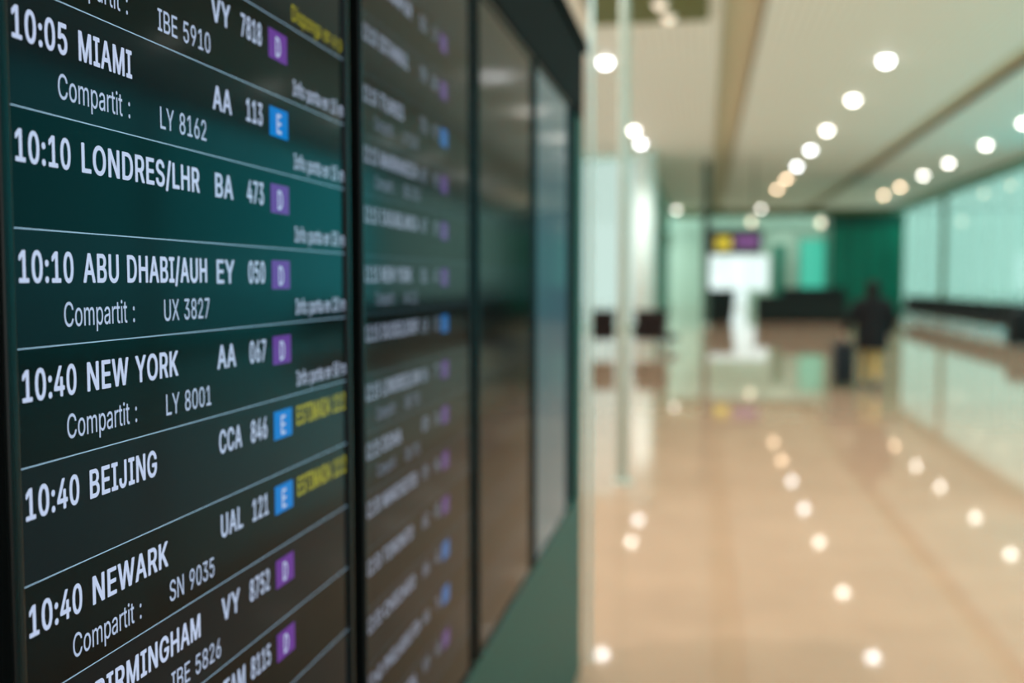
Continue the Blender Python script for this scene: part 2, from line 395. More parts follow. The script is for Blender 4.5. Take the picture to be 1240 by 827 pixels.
  '8': [493, ['239,528 183,524 135,510 99,488 64,449 50,417 46,393 50,345 56,327 70,303 97,276 114,267 89,254 58,225 40,197 28,153 28,117 36,85 56,51 81,26 107,8 129,-2 171,-14 211,-18 255,-18 291,-12 349,10 369,24 404,61 418,89 424,113 424,159 408,205 394,225 369,250 340,267 355,276 380,301 396,327 406,367 406,395 398,429 378,463 339,498 289,520', '144,109 140,125 140,153 144,169 156,191 169,204 197,220 221,224 255,220 283,204 296,191 305,174 312,153 312,125 306,105 285,78 263,66 249,62 203,62 189,66 167,78 154,91', '211,302 191,310 170,329 158,357 158,393 170,421 191,440 213,448 240,447 253,444 273,432 286,415 294,393 294,359 284,333 269,316 241,302']],
  '9': [493, ['115,-8 133,-12 201,-12 219,-8 226,-1 372,217 398,269 410,309 410,387 400,421 376,461 349,488 309,512 267,524 215,528 175,522 143,512 103,488 64,445 52,423 42,389 40,327 46,297 58,267 84,233 115,208 145,194 189,184 232,183 108,5 108,-1', '213,448 239,448 259,440 275,428 296,395 302,373 302,329 290,295 269,270 241,256 211,256 179,274 158,305 150,333 150,369 156,393 166,413 185,434']],
  ':': [228, ['26,29 38,7 53,-6 73,-14 105,-16 135,-8 156,11 164,27 164,51 158,69 135,90 107,98 83,98 53,88 36,73 26,53', '164,301 164,331 154,349 137,364 115,372 87,374 57,366 32,343 27,330 26,303 30,293 49,272 69,262 97,258 127,264 139,270 158,289']],
  '/': [289, ['251,540 233,544 179,544 161,540 152,529 -8,-65 -10,-77 -3,-84 15,-88 71,-88 89,-84 96,-77 254,509 258,533']]}, 'R': {'A': [484, ['201,510 14,1 17,-2 85,-2 88,1 137,140 277,140 344,139 395,-2 461,-2 464,5 280,505 275,510', '239,448 284,303 322,201 241,200 158,201', '239,464 236,469 236,475 239,476 242,475']],
  'B': [461, ['61,510 58,507 58,1 61,-2 271,-2 311,4 337,12 379,38 396,57 412,87 420,121 420,153 414,183 404,205 386,229 369,244 339,260 316,265 341,274 363,288 384,311 396,337 400,357 398,403 390,429 370,461 355,476 331,492 283,508', '126,227 271,228 299,220 319,208 344,179 354,143 350,111 331,84 323,76 303,66 273,60 127,60', '126,289 127,450 253,450 289,442 312,427 328,405 334,385 334,361 322,327 305,308 285,296 257,288']],
  'C': [515, ['357,8 401,34 436,69 462,113 474,159 471,162 409,162 392,121 378,101 357,82 329,66 303,58 269,54 231,58 211,64 167,90 144,115 126,145 112,185 106,223 108,303 124,359 148,399 185,432 215,446 239,452 297,452 321,446 347,434 361,424 388,395 405,354 409,346 471,346 474,349 464,391 450,419 430,447 409,468 375,492 323,512 283,518 235,516 191,506 153,488 102,445 78,413 64,387 48,343 42,315 38,237 42,195 50,159 76,99 92,75 117,48 165,14 215,-4 239,-8 297,-8']],
  'D': [507, ['61,-2 243,-2 303,8 343,24 369,40 412,81 438,123 454,167 462,213 464,271 460,315 444,373 424,413 397,446 351,482 331,492 283,506 257,510 61,510 58,507 58,1', '127,450 237,450 285,442 321,426 335,416 368,379 384,345 394,305 398,257 396,221 390,185 380,155 368,131 349,108 321,84 297,72 261,62 126,61']],
  'E': [423, ['375,-2 378,1 378,57 375,60 126,61 127,226 355,226 358,229 358,285 355,288 126,289 126,449 267,450 371,450 374,453 374,507 371,510 61,510 58,507 58,1 61,-2']],
  'F': [415, ['61,-2 123,-2 126,1 127,220 345,220 348,223 348,277 345,280 126,281 126,449 213,450 369,450 372,453 372,507 369,510 61,510 58,507 58,1']],
  'G': [525, ['281,518 219,514 175,500 129,472 94,437 62,383 44,325 38,273 42,195 48,165 70,109 100,65 133,34 173,10 207,-2 239,-8 297,-8 355,6 409,38 442,73 460,103 478,163 480,255 477,258 283,258 280,255 280,201 283,198 325,198 411,198 412,177 406,149 386,109 357,80 313,60 269,54 233,58 207,66 187,76 161,96 136,127 122,155 108,207 106,285 112,323 124,359 146,397 173,424 209,444 251,454 281,454 319,446 353,428 374,409 392,383 409,346 473,346 476,349 470,377 456,409 436,439 403,472 377,490 347,504 321,512']],
  'H': [522, ['61,-2 123,-2 126,1 127,230 389,230 390,1 393,-2 455,-2 458,1 458,501 455,510 393,510 390,507 389,290 127,290 126,507 123,510 61,510 58,507 58,1']],
  'I': [305, ['269,-2 272,1 272,57 269,60 184,61 184,449 269,450 272,453 272,507 269,510 35,510 30,507 30,453 33,450 116,449 116,61 33,60 30,57 30,1 33,-2']],
  'J': [401, ['335,510 273,510 270,507 270,133 264,103 252,81 233,64 199,52 169,52 143,60 114,85 108,97 100,127 100,171 97,174 35,174 32,171 34,113 42,79 60,47 93,16 139,-4 159,-8 211,-8 231,-4 255,4 279,18 314,53 332,91 338,125 338,507']],
  'L': [398, ['61,510 58,507 58,1 61,-2 361,-2 364,1 364,57 361,60 126,61 126,507 123,510']],
  'M': [633, ['567,510 477,510 472,505 348,183 315,80 284,177 156,505 151,510 61,510 58,507 58,1 61,-2 121,-2 124,1 124,353 124,419 162,305 282,3 287,-2 341,-2 348,9 458,289 503,420 502,1 505,-2 567,-2 570,1 570,507', '315,64 318,51 313,50 310,53']],
  'N': [528, ['463,-2 466,1 466,507 463,510 399,510 396,507 396,167 399,88 356,167 140,507 137,510 60,509 58,1 61,-2 123,-2 126,1 126,363 123,422 190,305 382,3 387,-2', '407,64 409,56 406,57', '117,438 112,447 114,451 118,451']],
  'O': [538, ['295,-8 341,2 383,22 419,50 454,93 476,137 490,187 494,217 494,291 486,339 472,381 446,427 415,462 381,488 343,506 299,516 239,516 191,506 153,488 119,462 82,419 66,391 48,343 38,271 40,211 50,159 74,103 94,73 131,36 165,14 207,-2 239,-8', '281,454 313,448 345,434 363,422 384,401 398,381 416,343 424,311 428,281 428,227 422,187 410,151 398,127 369,92 347,76 317,62 291,56 255,56 217,62 183,78 154,103 136,127 118,165 110,195 106,223 106,285 112,323 126,363 150,401 171,422 185,432 221,448 253,454']],
  'P': [449, ['61,-2 123,-2 126,1 127,184 261,184 295,190 319,198 347,214 384,251 396,273 408,311 410,371 400,413 380,449 363,466 339,486 315,498 279,508 61,510 58,507 58,1', '113,188 112,239 121,240 122,189', '126,245 127,450 251,450 287,442 316,423 330,405 338,385 342,367 342,329 328,287 307,264 285,252 247,244']],
  'R': [454, ['61,510 58,507 58,1 61,-2 123,-2 126,1 127,196 245,196 342,15 353,-2 427,-2 430,1 316,207 343,220 371,242 388,263 402,291 410,323 412,359 406,401 392,435 378,455 351,480 323,496 291,506 265,510', '99,200 98,253 121,254 122,201', '126,449 253,450 289,442 311,430 326,415 336,397 344,355 338,313 328,293 319,284 293,266 263,258 127,258']],
  'S': [451, ['241,518 213,518 171,512 141,502 109,484 78,455 64,435 50,389 50,357 62,317 78,295 101,274 155,246 285,208 321,188 340,163 344,147 342,121 324,87 309,74 287,62 249,52 199,52 149,68 137,76 118,97 103,138 39,138 36,135 40,107 50,79 62,59 87,32 109,16 139,2 177,-8 191,-8 271,-8 309,2 339,16 361,32 386,59 402,89 410,121 410,157 404,183 390,209 369,232 341,252 297,272 173,308 141,326 126,341 120,353 118,391 132,421 151,438 171,448 203,456 247,456 289,444 305,434 322,417 328,407 334,381 339,376 399,376 402,379 400,405 386,439 370,461 347,482 297,508']],
  'T': [453, ['193,-2 255,-2 258,1 258,449 415,450 418,453 418,507 415,510 255,510 33,510 30,507 30,453 33,450 190,449 190,1']],
  'U': [522, ['457,510 393,510 390,507 388,147 374,111 347,80 315,62 293,56 237,54 203,62 171,80 142,113 132,135 126,165 126,507 123,510 61,510 58,507 58,443 58,155 66,115 78,87 92,65 115,40 135,24 173,4 235,-10 299,-8 345,4 393,32 422,61 436,81 454,125 460,171 460,507']],
  'V': [484, ['19,510 16,503 20,491 200,3 205,-2 277,-2 282,3 448,461 464,505 461,510 395,510 392,507 280,187 241,60 192,215 90,501 83,510', '241,46 246,33 243,32 238,33']],
  'X': [479, ['19,-2 91,-2 198,149 237,214 276,149 383,-2 455,-2 458,1 276,263 439,496 448,507 445,510 373,510 300,407 237,308 198,375 105,510 31,510 28,507 198,259 20,7 16,1', '237,222 234,229 239,230 242,229', '215,242 202,261 210,271 216,277', '261,280 274,263 266,253 260,247']],
  'Y': [477, ['267,-2 270,1 270,209 456,507 453,510 381,510 266,325 238,269 234,271 226,289 96,505 91,510 19,510 16,505 202,209 202,1 205,-2', '237,256 246,233 235,232 226,233']],
  '0': [458, ['251,-8 289,2 321,20 348,45 378,91 396,143 404,187 408,245 406,301 400,347 386,397 368,435 348,463 319,490 291,506 255,516 205,516 163,506 129,486 102,459 74,413 60,375 48,313 48,195 66,113 86,71 100,51 129,22 169,0 203,-8', '243,52 211,52 189,58 169,70 154,85 144,99 124,145 112,213 114,315 122,357 134,391 152,421 173,442 197,454 213,456 233,458 261,452 285,438 306,415 322,385 330,361 342,283 340,201 334,163 324,129 308,97 289,74 263,58']],
  '1': [458, ['389,-2 392,1 392,53 389,56 278,57 278,507 275,510 197,510 87,430 84,427 84,359 87,356 125,384 210,445 210,57 77,56 74,53 74,1 77,-2']],
  '2': [458, ['65,-2 389,-2 392,1 392,55 389,58 154,59 328,245 362,293 380,339 382,395 374,425 360,451 329,484 315,494 281,510 261,514 213,518 185,514 149,502 123,486 102,467 84,443 74,423 66,397 64,363 67,360 127,360 130,363 130,383 136,405 146,423 163,440 199,456 235,458 257,454 289,438 306,419 318,385 318,357 312,333 300,309 280,281 62,47 62,1']],
  '3': [458, ['71,510 68,507 68,453 71,450 286,449 154,299 154,249 157,246 235,244 279,230 299,216 314,197 324,173 328,147 326,123 312,91 283,66 265,58 237,52 187,54 147,70 122,95 109,134 45,134 42,121 50,89 68,57 86,39 105,22 135,6 191,-8 245,-8 277,-2 305,8 345,34 376,71 386,91 394,121 394,167 388,193 378,215 366,233 339,260 295,284 257,292 226,293 374,459 374,507 371,510']],
  '4': [458, ['309,510 247,510 242,505 42,167 38,159 38,107 41,104 279,104 280,1 283,-2 341,-2 344,1 344,103 397,104 413,104 416,107 416,161 413,164 344,165 344,317 341,320 283,320 280,317 279,164 110,165 302,489 312,507']],
  '5': [458, ['365,510 97,510 94,507 66,253 69,250 129,244 143,256 185,272 239,274 255,270 287,252 310,225 324,189 326,149 318,115 306,93 283,70 255,56 237,52 207,52 187,56 165,66 138,91 121,132 61,132 58,119 69,82 84,55 115,24 145,6 195,-8 247,-8 291,4 331,28 362,61 380,93 390,125 392,191 380,235 364,265 348,285 319,310 293,324 243,336 193,332 173,326 137,304 136,311 153,450 365,450 368,453 368,507']],
  '6': [458, ['319,510 253,510 246,503 102,289 76,237 62,183 62,139 74,91 90,61 115,32 139,14 189,-6 251,-8 277,-2 295,4 323,20 354,49 368,69 380,93 390,133 390,183 386,205 380,223 358,261 335,284 315,298 285,310 255,316 219,316 187,304 184,307 322,505', '257,54 217,50 177,62 150,85 132,119 126,159 134,203 146,225 167,246 196,259 231,264 249,262 279,250 304,227 322,191 326,149 314,103 287,70', '151,264 150,267 165,286']],
  '7': [458, ['99,-2 165,-2 168,1 392,447 392,507 389,510 127,510 63,510 60,507 60,453 63,450 322,449 96,3']],
  '8': [458, ['213,518 175,512 137,496 117,482 96,461 76,427 68,391 68,369 78,329 92,305 115,282 146,265 133,262 107,248 80,223 70,209 54,173 50,151 50,119 58,87 68,67 78,53 109,24 137,8 173,-4 197,-8 239,-8 279,-4 315,8 351,30 376,55 388,73 400,103 402,157 392,191 372,223 343,250 306,267 337,282 358,303 374,329 382,355 384,393 380,415 366,447 337,480 299,504 257,516', '122,107 118,123 118,155 122,171 134,193 151,210 179,226 221,234 251,232 273,226 301,210 318,193 327,176 334,155 334,123 328,103 320,89 303,72 281,60 251,52 201,52 183,56 149,72 132,89', '312,409 318,379 312,343 302,325 287,310 261,296 245,292 209,292 191,296 157,316 141,342 134,373 138,403 154,431 181,450 213,458 253,456 291,438']],
  '9': [458, ['133,-2 201,-2 204,1 350,219 376,271 390,323 390,373 378,419 360,451 331,482 291,506 255,516 215,518 173,510 141,496 121,482 90,449 74,421 62,373 62,329 68,299 80,269 106,235 133,214 153,204 189,194 227,192 270,205 130,3', '303,246 300,237 287,222', '199,248 175,258 161,268 146,285 136,303 128,331 128,371 132,389 144,415 173,444 211,458 241,458 253,454 283,442 298,429 312,409 322,385 326,359 322,317 304,281 281,260 243,246']],
  ':': [193, ['48,31 54,17 71,0 85,-6 105,-6 117,-2 134,13 142,29 142,49 136,67 117,84 107,88 83,88 65,78 54,65 48,51', '142,303 140,335 127,352 111,362 87,364 75,360 54,341 49,328 48,305 52,295 67,278 81,270 97,268 121,276 136,291']],
  'a': [394, ['335,-2 338,1 338,277 330,309 320,329 293,358 265,374 229,384 171,386 139,380 97,362 69,340 50,315 40,291 99,272 114,295 127,308 147,320 173,328 217,328 226,325 245,318 264,299 274,267 274,251 270,241 261,234 247,230 127,214 105,208 71,192 46,169 32,141 28,97 34,67 46,43 69,18 83,8 117,-6 139,-10 183,-10 215,-2 243,14 264,35 273,50 274,1 277,-2', '274,185 274,129 270,111 258,87 237,66 215,54 191,48 141,50 110,65 100,77 94,93 94,115 100,133 115,148 159,164 237,174']],
  'b': [429, ['53,510 50,507 50,1 53,-2 111,-2 114,1 115,56 155,12 179,-2 211,-10 249,-10 283,-2 317,16 344,41 362,65 380,103 392,163 390,233 378,279 364,309 350,329 323,356 293,374 249,386 207,386 177,378 151,362 117,322 116,507 113,510', '217,48 191,52 171,60 140,89 120,135 114,199 124,257 134,279 150,301 177,320 195,326 223,328 245,326 271,316 287,304 304,283 322,237 326,211 326,169 314,115 296,83 281,68 261,56 241,50']],
  'd': [429, ['371,510 311,510 308,507 307,322 294,341 271,364 243,380 217,386 175,386 141,378 113,364 78,333 62,311 48,283 38,251 32,211 32,167 46,99 60,69 80,41 105,18 137,0 177,-10 215,-10 241,-4 267,10 286,27 309,56 310,1 313,-2 371,-2 374,1 374,507', '201,48 175,52 155,60 132,79 118,99 102,143 98,207 106,251 126,291 157,318 179,326 207,328 229,326 255,316 267,308 286,287 306,237 310,171 298,115 280,83 263,66 241,54']],
  'e': [409, ['227,386 183,386 133,372 101,352 78,329 62,307 44,269 32,209 34,149 46,101 70,57 105,22 151,-2 191,-10 233,-10 265,-4 283,2 321,24 352,57 366,87 363,94 335,100 307,108 290,79 267,60 239,50 197,48 165,56 143,68 118,95 108,115 100,143 99,168 371,168 374,171 372,231 366,263 342,317 324,339 299,360 273,374', '77,172 76,217 93,218 94,173', '330,217 312,207 313,218', '98,223 108,265 122,289 141,308 165,322 189,328 231,326 257,316 277,298 288,285 300,259 306,233 305,222']],
  'f': [258, ['81,-2 141,-2 144,1 144,325 227,326 230,329 230,379 227,382 144,383 146,441 152,455 161,464 175,470 209,472 227,466 244,517 241,524 221,530 175,532 153,528 125,516 100,495 84,469 78,439 78,383 7,382 4,379 4,329 7,326 78,325 78,1']],
  'g': [430, ['371,382 315,382 312,379 311,320 277,360 253,376 237,382 217,386 175,386 137,376 105,358 70,323 44,273 34,231 32,169 38,131 52,91 76,55 101,32 133,14 169,4 201,2 233,6 265,20 309,66 310,-11 306,-37 299,-54 279,-76 261,-86 243,-92 211,-96 169,-92 141,-80 120,-63 101,-38 50,-69 52,-77 72,-103 103,-128 145,-146 179,-152 233,-152 287,-140 329,-116 352,-91 366,-65 374,-31 374,379', '219,328 243,322 265,310 294,275 308,231 310,169 296,115 271,82 235,64 189,62 167,66 147,76 118,107 106,133 100,159 98,209 110,263 126,291 145,310 179,326']],
  'i': [171, ['53,-2 113,-2 116,1 116,379 113,382 53,382 50,379 50,1', '128,493 122,505 107,520 91,526 77,526 61,520 44,503 40,493 40,473 44,463 65,444 81,440 97,442 109,448 122,461 128,475']],
  'm': [615, ['558,1 558,281 554,301 542,331 513,364 485,380 453,388 407,386 373,374 336,345 317,316 302,347 277,372 253,384 235,388 205,388 175,380 151,366 126,341 115,322 114,379 111,382 53,382 50,379 50,1 53,-2 113,-2 116,1 116,73 116,255 122,279 132,297 147,312 169,324 185,328 215,328 235,322 262,299 272,273 272,1 275,-2 335,-2 338,1 340,273 352,299 377,320 401,328 433,328 469,314 486,295 492,277 494,1 497,-2 555,-2']],
  'n': [414, ['357,-2 360,1 360,243 354,293 346,315 330,341 309,362 275,380 247,386 209,386 177,378 139,354 115,322 114,379 111,382 53,382 50,379 50,119 50,1 53,-2 113,-2 116,1 116,245 124,275 136,295 151,310 169,320 209,328 239,324 263,312 276,299 292,263 294,1 297,-2', '109,300 110,291 107,290']],
  'o': [420, ['185,386 149,378 119,364 95,346 62,307 44,269 34,227 34,149 44,107 62,69 82,43 105,22 135,4 173,-8 229,-8 259,-4 299,14 313,24 352,67 370,103 380,141 384,187 382,219 376,253 360,295 342,323 311,354 289,368 259,380 229,386', '193,328 233,326 269,310 296,279 310,245 316,217 316,157 312,137 296,97 288,85 259,60 239,52 221,50 183,50 147,66 126,87 114,107 104,135 98,171 102,231 110,259 122,283 153,314']],
  'p': [429, ['53,-144 113,-144 116,-141 117,56 132,35 153,14 171,2 211,-10 249,-10 283,-2 311,12 348,45 362,65 372,83 386,123 392,163 392,215 378,279 364,309 344,335 323,356 283,378 249,386 207,386 177,378 159,368 115,322 114,379 111,382 53,382 50,379 50,-141', '217,48 191,52 171,60 140,89 120,135 114,199 124,257 134,279 150,301 177,320 195,326 223,328 245,326 271,316 287,304 304,283 322,237 326,211 326,169 314,115 296,83 281,68 261,56 241,50']],
  'r': [264, ['53,-2 113,-2 116,1 116,251 128,285 153,310 175,320 195,324 223,324 241,320 246,323 246,383 243,386 191,384 167,378 147,366 126,345 115,324 114,379 111,382 53,382 50,379 50,1']],
  's': [370, ['241,380 211,386 165,386 127,378 101,366 77,348 62,331 50,309 44,277 48,245 62,217 83,196 115,178 139,170 231,148 247,140 260,127 266,111 262,83 245,64 221,52 201,48 163,48 127,60 108,77 93,108 37,96 34,89 40,69 58,39 89,12 119,0 159,-10 203,-10 245,-2 273,10 293,24 312,43 328,71 334,105 330,135 316,163 295,184 251,206 141,234 125,244 112,263 110,281 118,303 135,318 169,330 205,330 235,320 256,299 269,276 323,288 326,291 320,309 302,339 283,358']],
  't': [232, ['209,-2 214,3 214,11 204,53 199,56 183,52 159,52 145,56 136,63 128,85 128,325 203,326 206,329 206,379 203,382 129,382 128,471 125,474 87,474 65,474 62,471 62,383 7,382 4,379 4,329 7,326 62,325 62,91 66,61 84,27 103,10 119,2 151,-6 189,-6']],
  'u': [415, ['53,382 50,379 52,105 60,73 76,43 95,22 123,4 147,-4 181,-8 223,-2 247,8 267,22 295,58 296,1 299,-2 357,-2 360,1 360,259 360,379 357,382 297,382 294,379 294,137 286,105 276,87 257,68 237,58 213,52 189,52 159,60 149,66 128,89 116,127 116,379 113,382', '301,80 300,89 303,90']]}}
CAP = {'B': 520.0, 'R': 510.0}
GL = {}
for _k, _d in GLYPHS.items():
    GL[_k] = {c: (a, [[tuple(int(q) for q in p.split(',')) for p in l.split()] for l in lp]) for c, (a, lp) in _d.items()}
TRI = {}


def glyph_tris(style, ch):
    key = (style, ch)
    if key not in TRI:
        loops = GL[style][ch][1]
        polys = [[Vector((x, y, 0)) for x, y in l] for l in loops]
        # separate islands (i, colon) from outlines with holes
        def inside(pt, poly):
            c = False
            for i in range(len(poly)):
                a, b = poly[i], poly[i - 1]
                if (a.y > pt.y) != (b.y > pt.y) and pt.x < (b.x - a.x) * (pt.y - a.y) / (b.y - a.y) + a.x:
                    c = not c
            return c
        hole_of = {}
        for i, p in enumerate(polys):
            for j, q in enumerate(polys):
                if i != j and inside(p[0], q):
                    hole_of[i] = j
        out = []
        for i, p in enumerate(polys):
            if i in hole_of:
                continue
            grp = [p] + [polys[k] for k, j in hole_of.items() if j == i]
            flat = [v for g in grp for v in g]
            tris = tessellate_polygon(grp)
            out.append(([(v.x, v.y) for v in flat], tris))
        TRI[key] = out
    return TRI[key]


def text_width(s, style):
    return sum(GL[style][c][0] if c in GL[style] else 270 for c in s)


def text_mesh(s, style, x, u0, v0, cap, width=None, right=None):
    """lettering laid on a display face; u runs along the wall, v is the baseline, x the face"""
    k = cap / CAP[style]
    w = text_width(s, style)
    ku = width / w if width else k * 0.93
    if right is not None:
        u0 = right - w * ku
    vs, fs = [], []
    pen = 0.0
    for c in s:
        if c not in GL[style]:
            pen += 270
            continue
        for pts, tris in glyph_tris(style, c):
            b = len(vs)
            vs += [(x, u0 + (pen + px) * ku, v0 + py * k) for px, py in pts]
            fs += [tuple(b + i for i in t) for t in tris]
        pen += GL[style][c][0]
    return vs, fs


def raw(name, vs, fs, m, parent):
    me = bpy.data.meshes.new(name)
    me.from_pydata(vs, [], fs)
    me.materials.append(m)
    # all lettering faces look out from the display (+X)
    bm = bmesh.new()
    bm.from_mesh(me)
    bm.normal_update()
    flip = [f for f in bm.faces if f.normal.x < 0]
    if flip:
        bmesh.ops.reverse_faces(bm, faces=flip)
    bm.to_mesh(me)
    bm.free()
    o = bpy.data.objects.new(name, me)
    COL.objects.link(o)
    o.parent = parent
    return o


# ------------------------------------------------------------------ the hall
XR, XL, YE, HC = 11.0, -12.0, 62.0, 6.0
f = MB().box(XL, XR + 0.1, -8, 84, -0.3, 0.0).build('floor', M['floor'])
struct(f)

# slatted ceiling: three decks with two sunk channels between them
c = MB()
for a, b, y1 in ((XL, 0.22, 34.9), (-2.25, 0.22, YE), (0.90, 5.72, YE), (6.30, XR + 0.1, YE)):
    c.box(a, b, -7 if a != -2.25 else 34.9, y1, HC, HC + 0.3)
ceil = struct(c.build('ceiling', M['ceiling']))
for i, (a, b) in enumerate(((0.22, 0.90), (5.72, 6.30))):
    t = MB().box(a - 0.05, b + 0.05, -7, YE, HC + 0.14, HC + 0.4)
    t.box(a - 0.02, a, -7, YE, HC + 0.002, HC + 0.14).box(b, b + 0.02, -7, YE, HC + 0.002, HC + 0.14)
    struct(t.build('trim_%d' % (i + 1), M['slot']))
pn = MB().box(-1.86, -0.03, 12.4, 17.0, HC - 0.06, HC, bev=0.02)
pn.box(-1.90, 0.01, 12.36, 17.04, HC - 0.03, HC)
struct(pn.build('trim_3', M['olive']))

# right hand glazing, bay after bay
head = MB().box(XR - 0.15, XR + 0.25, -7, YE, 5.72, HC)
head.box(XR - 0.22, XR - 0.15, -7, YE, 5.60, 5.80)
struct(head.build('wall_right', M['bulkhead']))
bays = [-7, 5, 20, 35, 50, YE]
for i, (y0, y1) in enumerate(zip(bays, bays[1:])):
    fr = MB()
    fr.box(XR - 0.12, XR + 0.10, y0 - 0.10, y0 + 0.10, 0, 5.72, bev=0.02)
    mu = MB()
    fr.box(XR - 0.05, XR + 0.05, y0 + 0.14, y1 - 0.14, 0.0, 0.10)
    fr.box(XR - 0.05, XR + 0.05, y0 + 0.14, y1 - 0.14, 5.62, 5.72)
    n = int(round((y1 - y0) / 2.5))
    for k in range(1, n):
        y = y0 + (y1 - y0) * k / n
        mu.box(XR - 0.018, XR + 0.018, y - 0.012, y + 0.012, 0.10, 5.62)
    w = struct(fr.build('window_%d' % (i + 1), M['frame']))
    mu.build('mullions', M['white_paint'], w)
    MB().box(XR - 0.012, XR + 0.012, y0 + 0.14, y1 - 0.14, 0.10, 5.62).build('pane', M['pane_deep'] if y1 < 36 else M['pane'], w)
ap = MB().box(XR + 0.12, 160, -40, 160, -0.5, -0.05).build('trim_4', M['apron'])
struct(ap)

# glazed cross wall on the left, side wall beyond it
YW, XS = 35.0, -2.05
fr = MB()
for x in (-11.9, -9.5, -7.1, -4.7, -2.35):
    fr.box(x - 0.05, x + 0.05, YW - 0.06, YW + 0.06, 0, HC)
fr.box(-11.9, XS, YW - 0.05, YW + 0.05, 0, 0.1)
fr.box(-11.9, XS, YW - 0.05, YW + 0.05, HC - 0.12, HC)
w = struct(fr.build('window_6', M['pale_wall']))
MB().box(-11.9, XS - 0.02, YW - 0.012, YW + 0.012, 0.1, HC - 0.12).build('pane', M['pane_left'], w)
wl = MB().box(XS - 0.2, XS, YW + 0.1, YE, 3.85, HC)
wl.box(XS - 0.2, XS, YW + 0.1, YE, 0, 0.35)
for y in (YW + 0.1, 40.0, 47.0, 54.5):
    wl.box(XS - 0.2, XS, y, y + 0.7, 0.35, 3.85)
struct(wl.build('wall_left', M['bulkhead']))
for i, (a, b) in enumerate(((YW + 0.8, 40.0), (40.7, 47.0), (47.7, 54.5), (55.2, YE))):
    fr = MB().box(XS - 0.14, XS - 0.06, a, b, 0.35, 0.42).box(XS - 0.14, XS - 0.06, a, b, 3.78, 3.85)
    fr.box(XS - 0.14, XS - 0.06, (a + b) / 2 - 0.03, (a + b) / 2 + 0.03, 0.42, 3.78)
    w = struct(fr.build('window_%d' % (7 + i), M['frame']))
    MB().box(XS - 0.11, XS - 0.09, a, b, 0.42, 3.78).build('pane', M['pane'], w)

# far end: pale wall with a bright glazed opening
ew = MB()
YF = 64.0
ew.box(XS - 0.2, 0.05, YF, YF + 0.3, 0, 8).box(3.9, XR, YF, YF + 0.3, 0, 8)
ew.box(0.05, 3.9, YF, YF + 0.3, 3.35, 8)
ew.box(0.05, 1.30, YF, YF + 0.3, 0, 1.15).box(2.62, 3.9, YF, YF + 0.3, 0, 1.15)
struct(ew.build('wall_far', M['pale_wall']))
fr = MB().box(1.30, 2.62, YF + 0.05, YF + 0.15, 0, 0.08).box(0.05, 3.9, YF + 0.05, YF + 0.15, 3.27, 3.35)
for x in (0.09, 1.33, 2.61, 3.86):
    fr.box(x - 0.04, x + 0.04, YF + 0.05, YF + 0.15, 0.08, 3.27)
w = struct(fr.build('window_11', M['white_paint']))
MB().box(0.05, 3.9, YF + 0.09, YF + 0.11, 0.08, 3.27).build('pane', glass('clear_window_glass', (0.46, 0.52, 0.51)), w)
fa = MB().box(XS, XR, YE, YE + 0.25, 5.55, HC + 0.45)
struct(fa.build('trim_5', M['olive']))

# ------------------------------------------------------------------ columns and posts
def post(name, label, x, y, r, m, top=HC, grp=None, collar=True):
    t = thing(name, label, 'post', (x, y, 0), 0, grp)
    MB().tube([(0, 0, 0.0), (0, 0, top)], r, 20).build('shaft', m, t, smooth=True)
    if collar:
        MB().lathe([(0, 0.004), (r * 2.1, 0.004), (r * 2.1, 0.012), (r * 1.25, 0.03), (0, 0.03)], 24).build('base_collar', m, t, smooth=False)
    MB().lathe([(0, top - 0.03), (r * 1.25, top - 0.03), (r * 2.0, top - 0.004), (0, top - 0.004)], 24).build('top_collar', m, t)
    return t


post('steel_post', 'pale slim steel post standing right at the far end of the flight display stand', -0.478, 4.205, 0.011, M['pale_steel'], collar=False)
post('steel_post', 'slim grey steel post alone on the floor beyond the display stand, before the brown armchairs', -0.655, 8.12, 0.040, M['steel'])
cl = thing('round_column', 'thick white round column lit by a downlight, behind the brown armchairs', 'column', (-2.04, 34.0, 0))
MB().tube([(0, 0, 0), (0, 0, HC)], 0.37, 32).build('shaft', M['white_paint'], cl, smooth=True)
MB().lathe([(0.365, 0.0), (0.39, 0.0), (0.39, 0.14), (0.365, 0.16)], 32).build('skirting', M['steel'], cl)
cl = thing('dark_column', 'narrow dark green column rising beside the hanging sign', 'column', (0.02, 37.2, 0))
MB().box(-0.13, 0.13, -0.13, 0.13, 0, HC, bev=0.03).build('shaft', M['dark_column'], cl)
MB().box(-0.17, 0.17, -0.17, 0.17, 0, 0.12, bev=0.01).build('skirting', M['steel'], cl)

# ------------------------------------------------------------------ the display stand with its four tall screens
DX = -0.5
st = thing('display_stand', 'teal green freestanding wall panel carrying the row of flight screens', 'stand', (DX, 1.9, 0))
# local y runs along the wall from the stand's middle
MB().box(-0.34, -0.035, -2.35, 2.25, 0.0, 2.60, bev=0.006).build('panel', M['teal_panel'], st)
MB().box(-0.036, -0.004, -2.35, 2.25, 0.0, 0.772, bev=0.003).build('skirt_panel', M['teal_panel'], st)
MB().box(-0.036, -0.004, 2.065, 2.25, 0.772, 2.315, bev=0.003).build('side_panel', M['teal_panel'], st)
MB().box(-0.035, -0.020, -2.35, 2.06, 0.80, 2.29, bev=0.002).build('backing_plate', M['black_case'], st)
hd = MB().box(-0.10, 0.0, -2.36, 2.235, 2.315, 2.605, bev=0.008)
hd.box(-0.11, 0.018, -2.37, 2.24, 2.585, 2.625, bev=0.004)
hd.build('header', M['black_case'], st)

PITCH = 0.0898
V1 = 1.8692
W_, V_LO, V_HI = 0.688, 0.795, 2.285


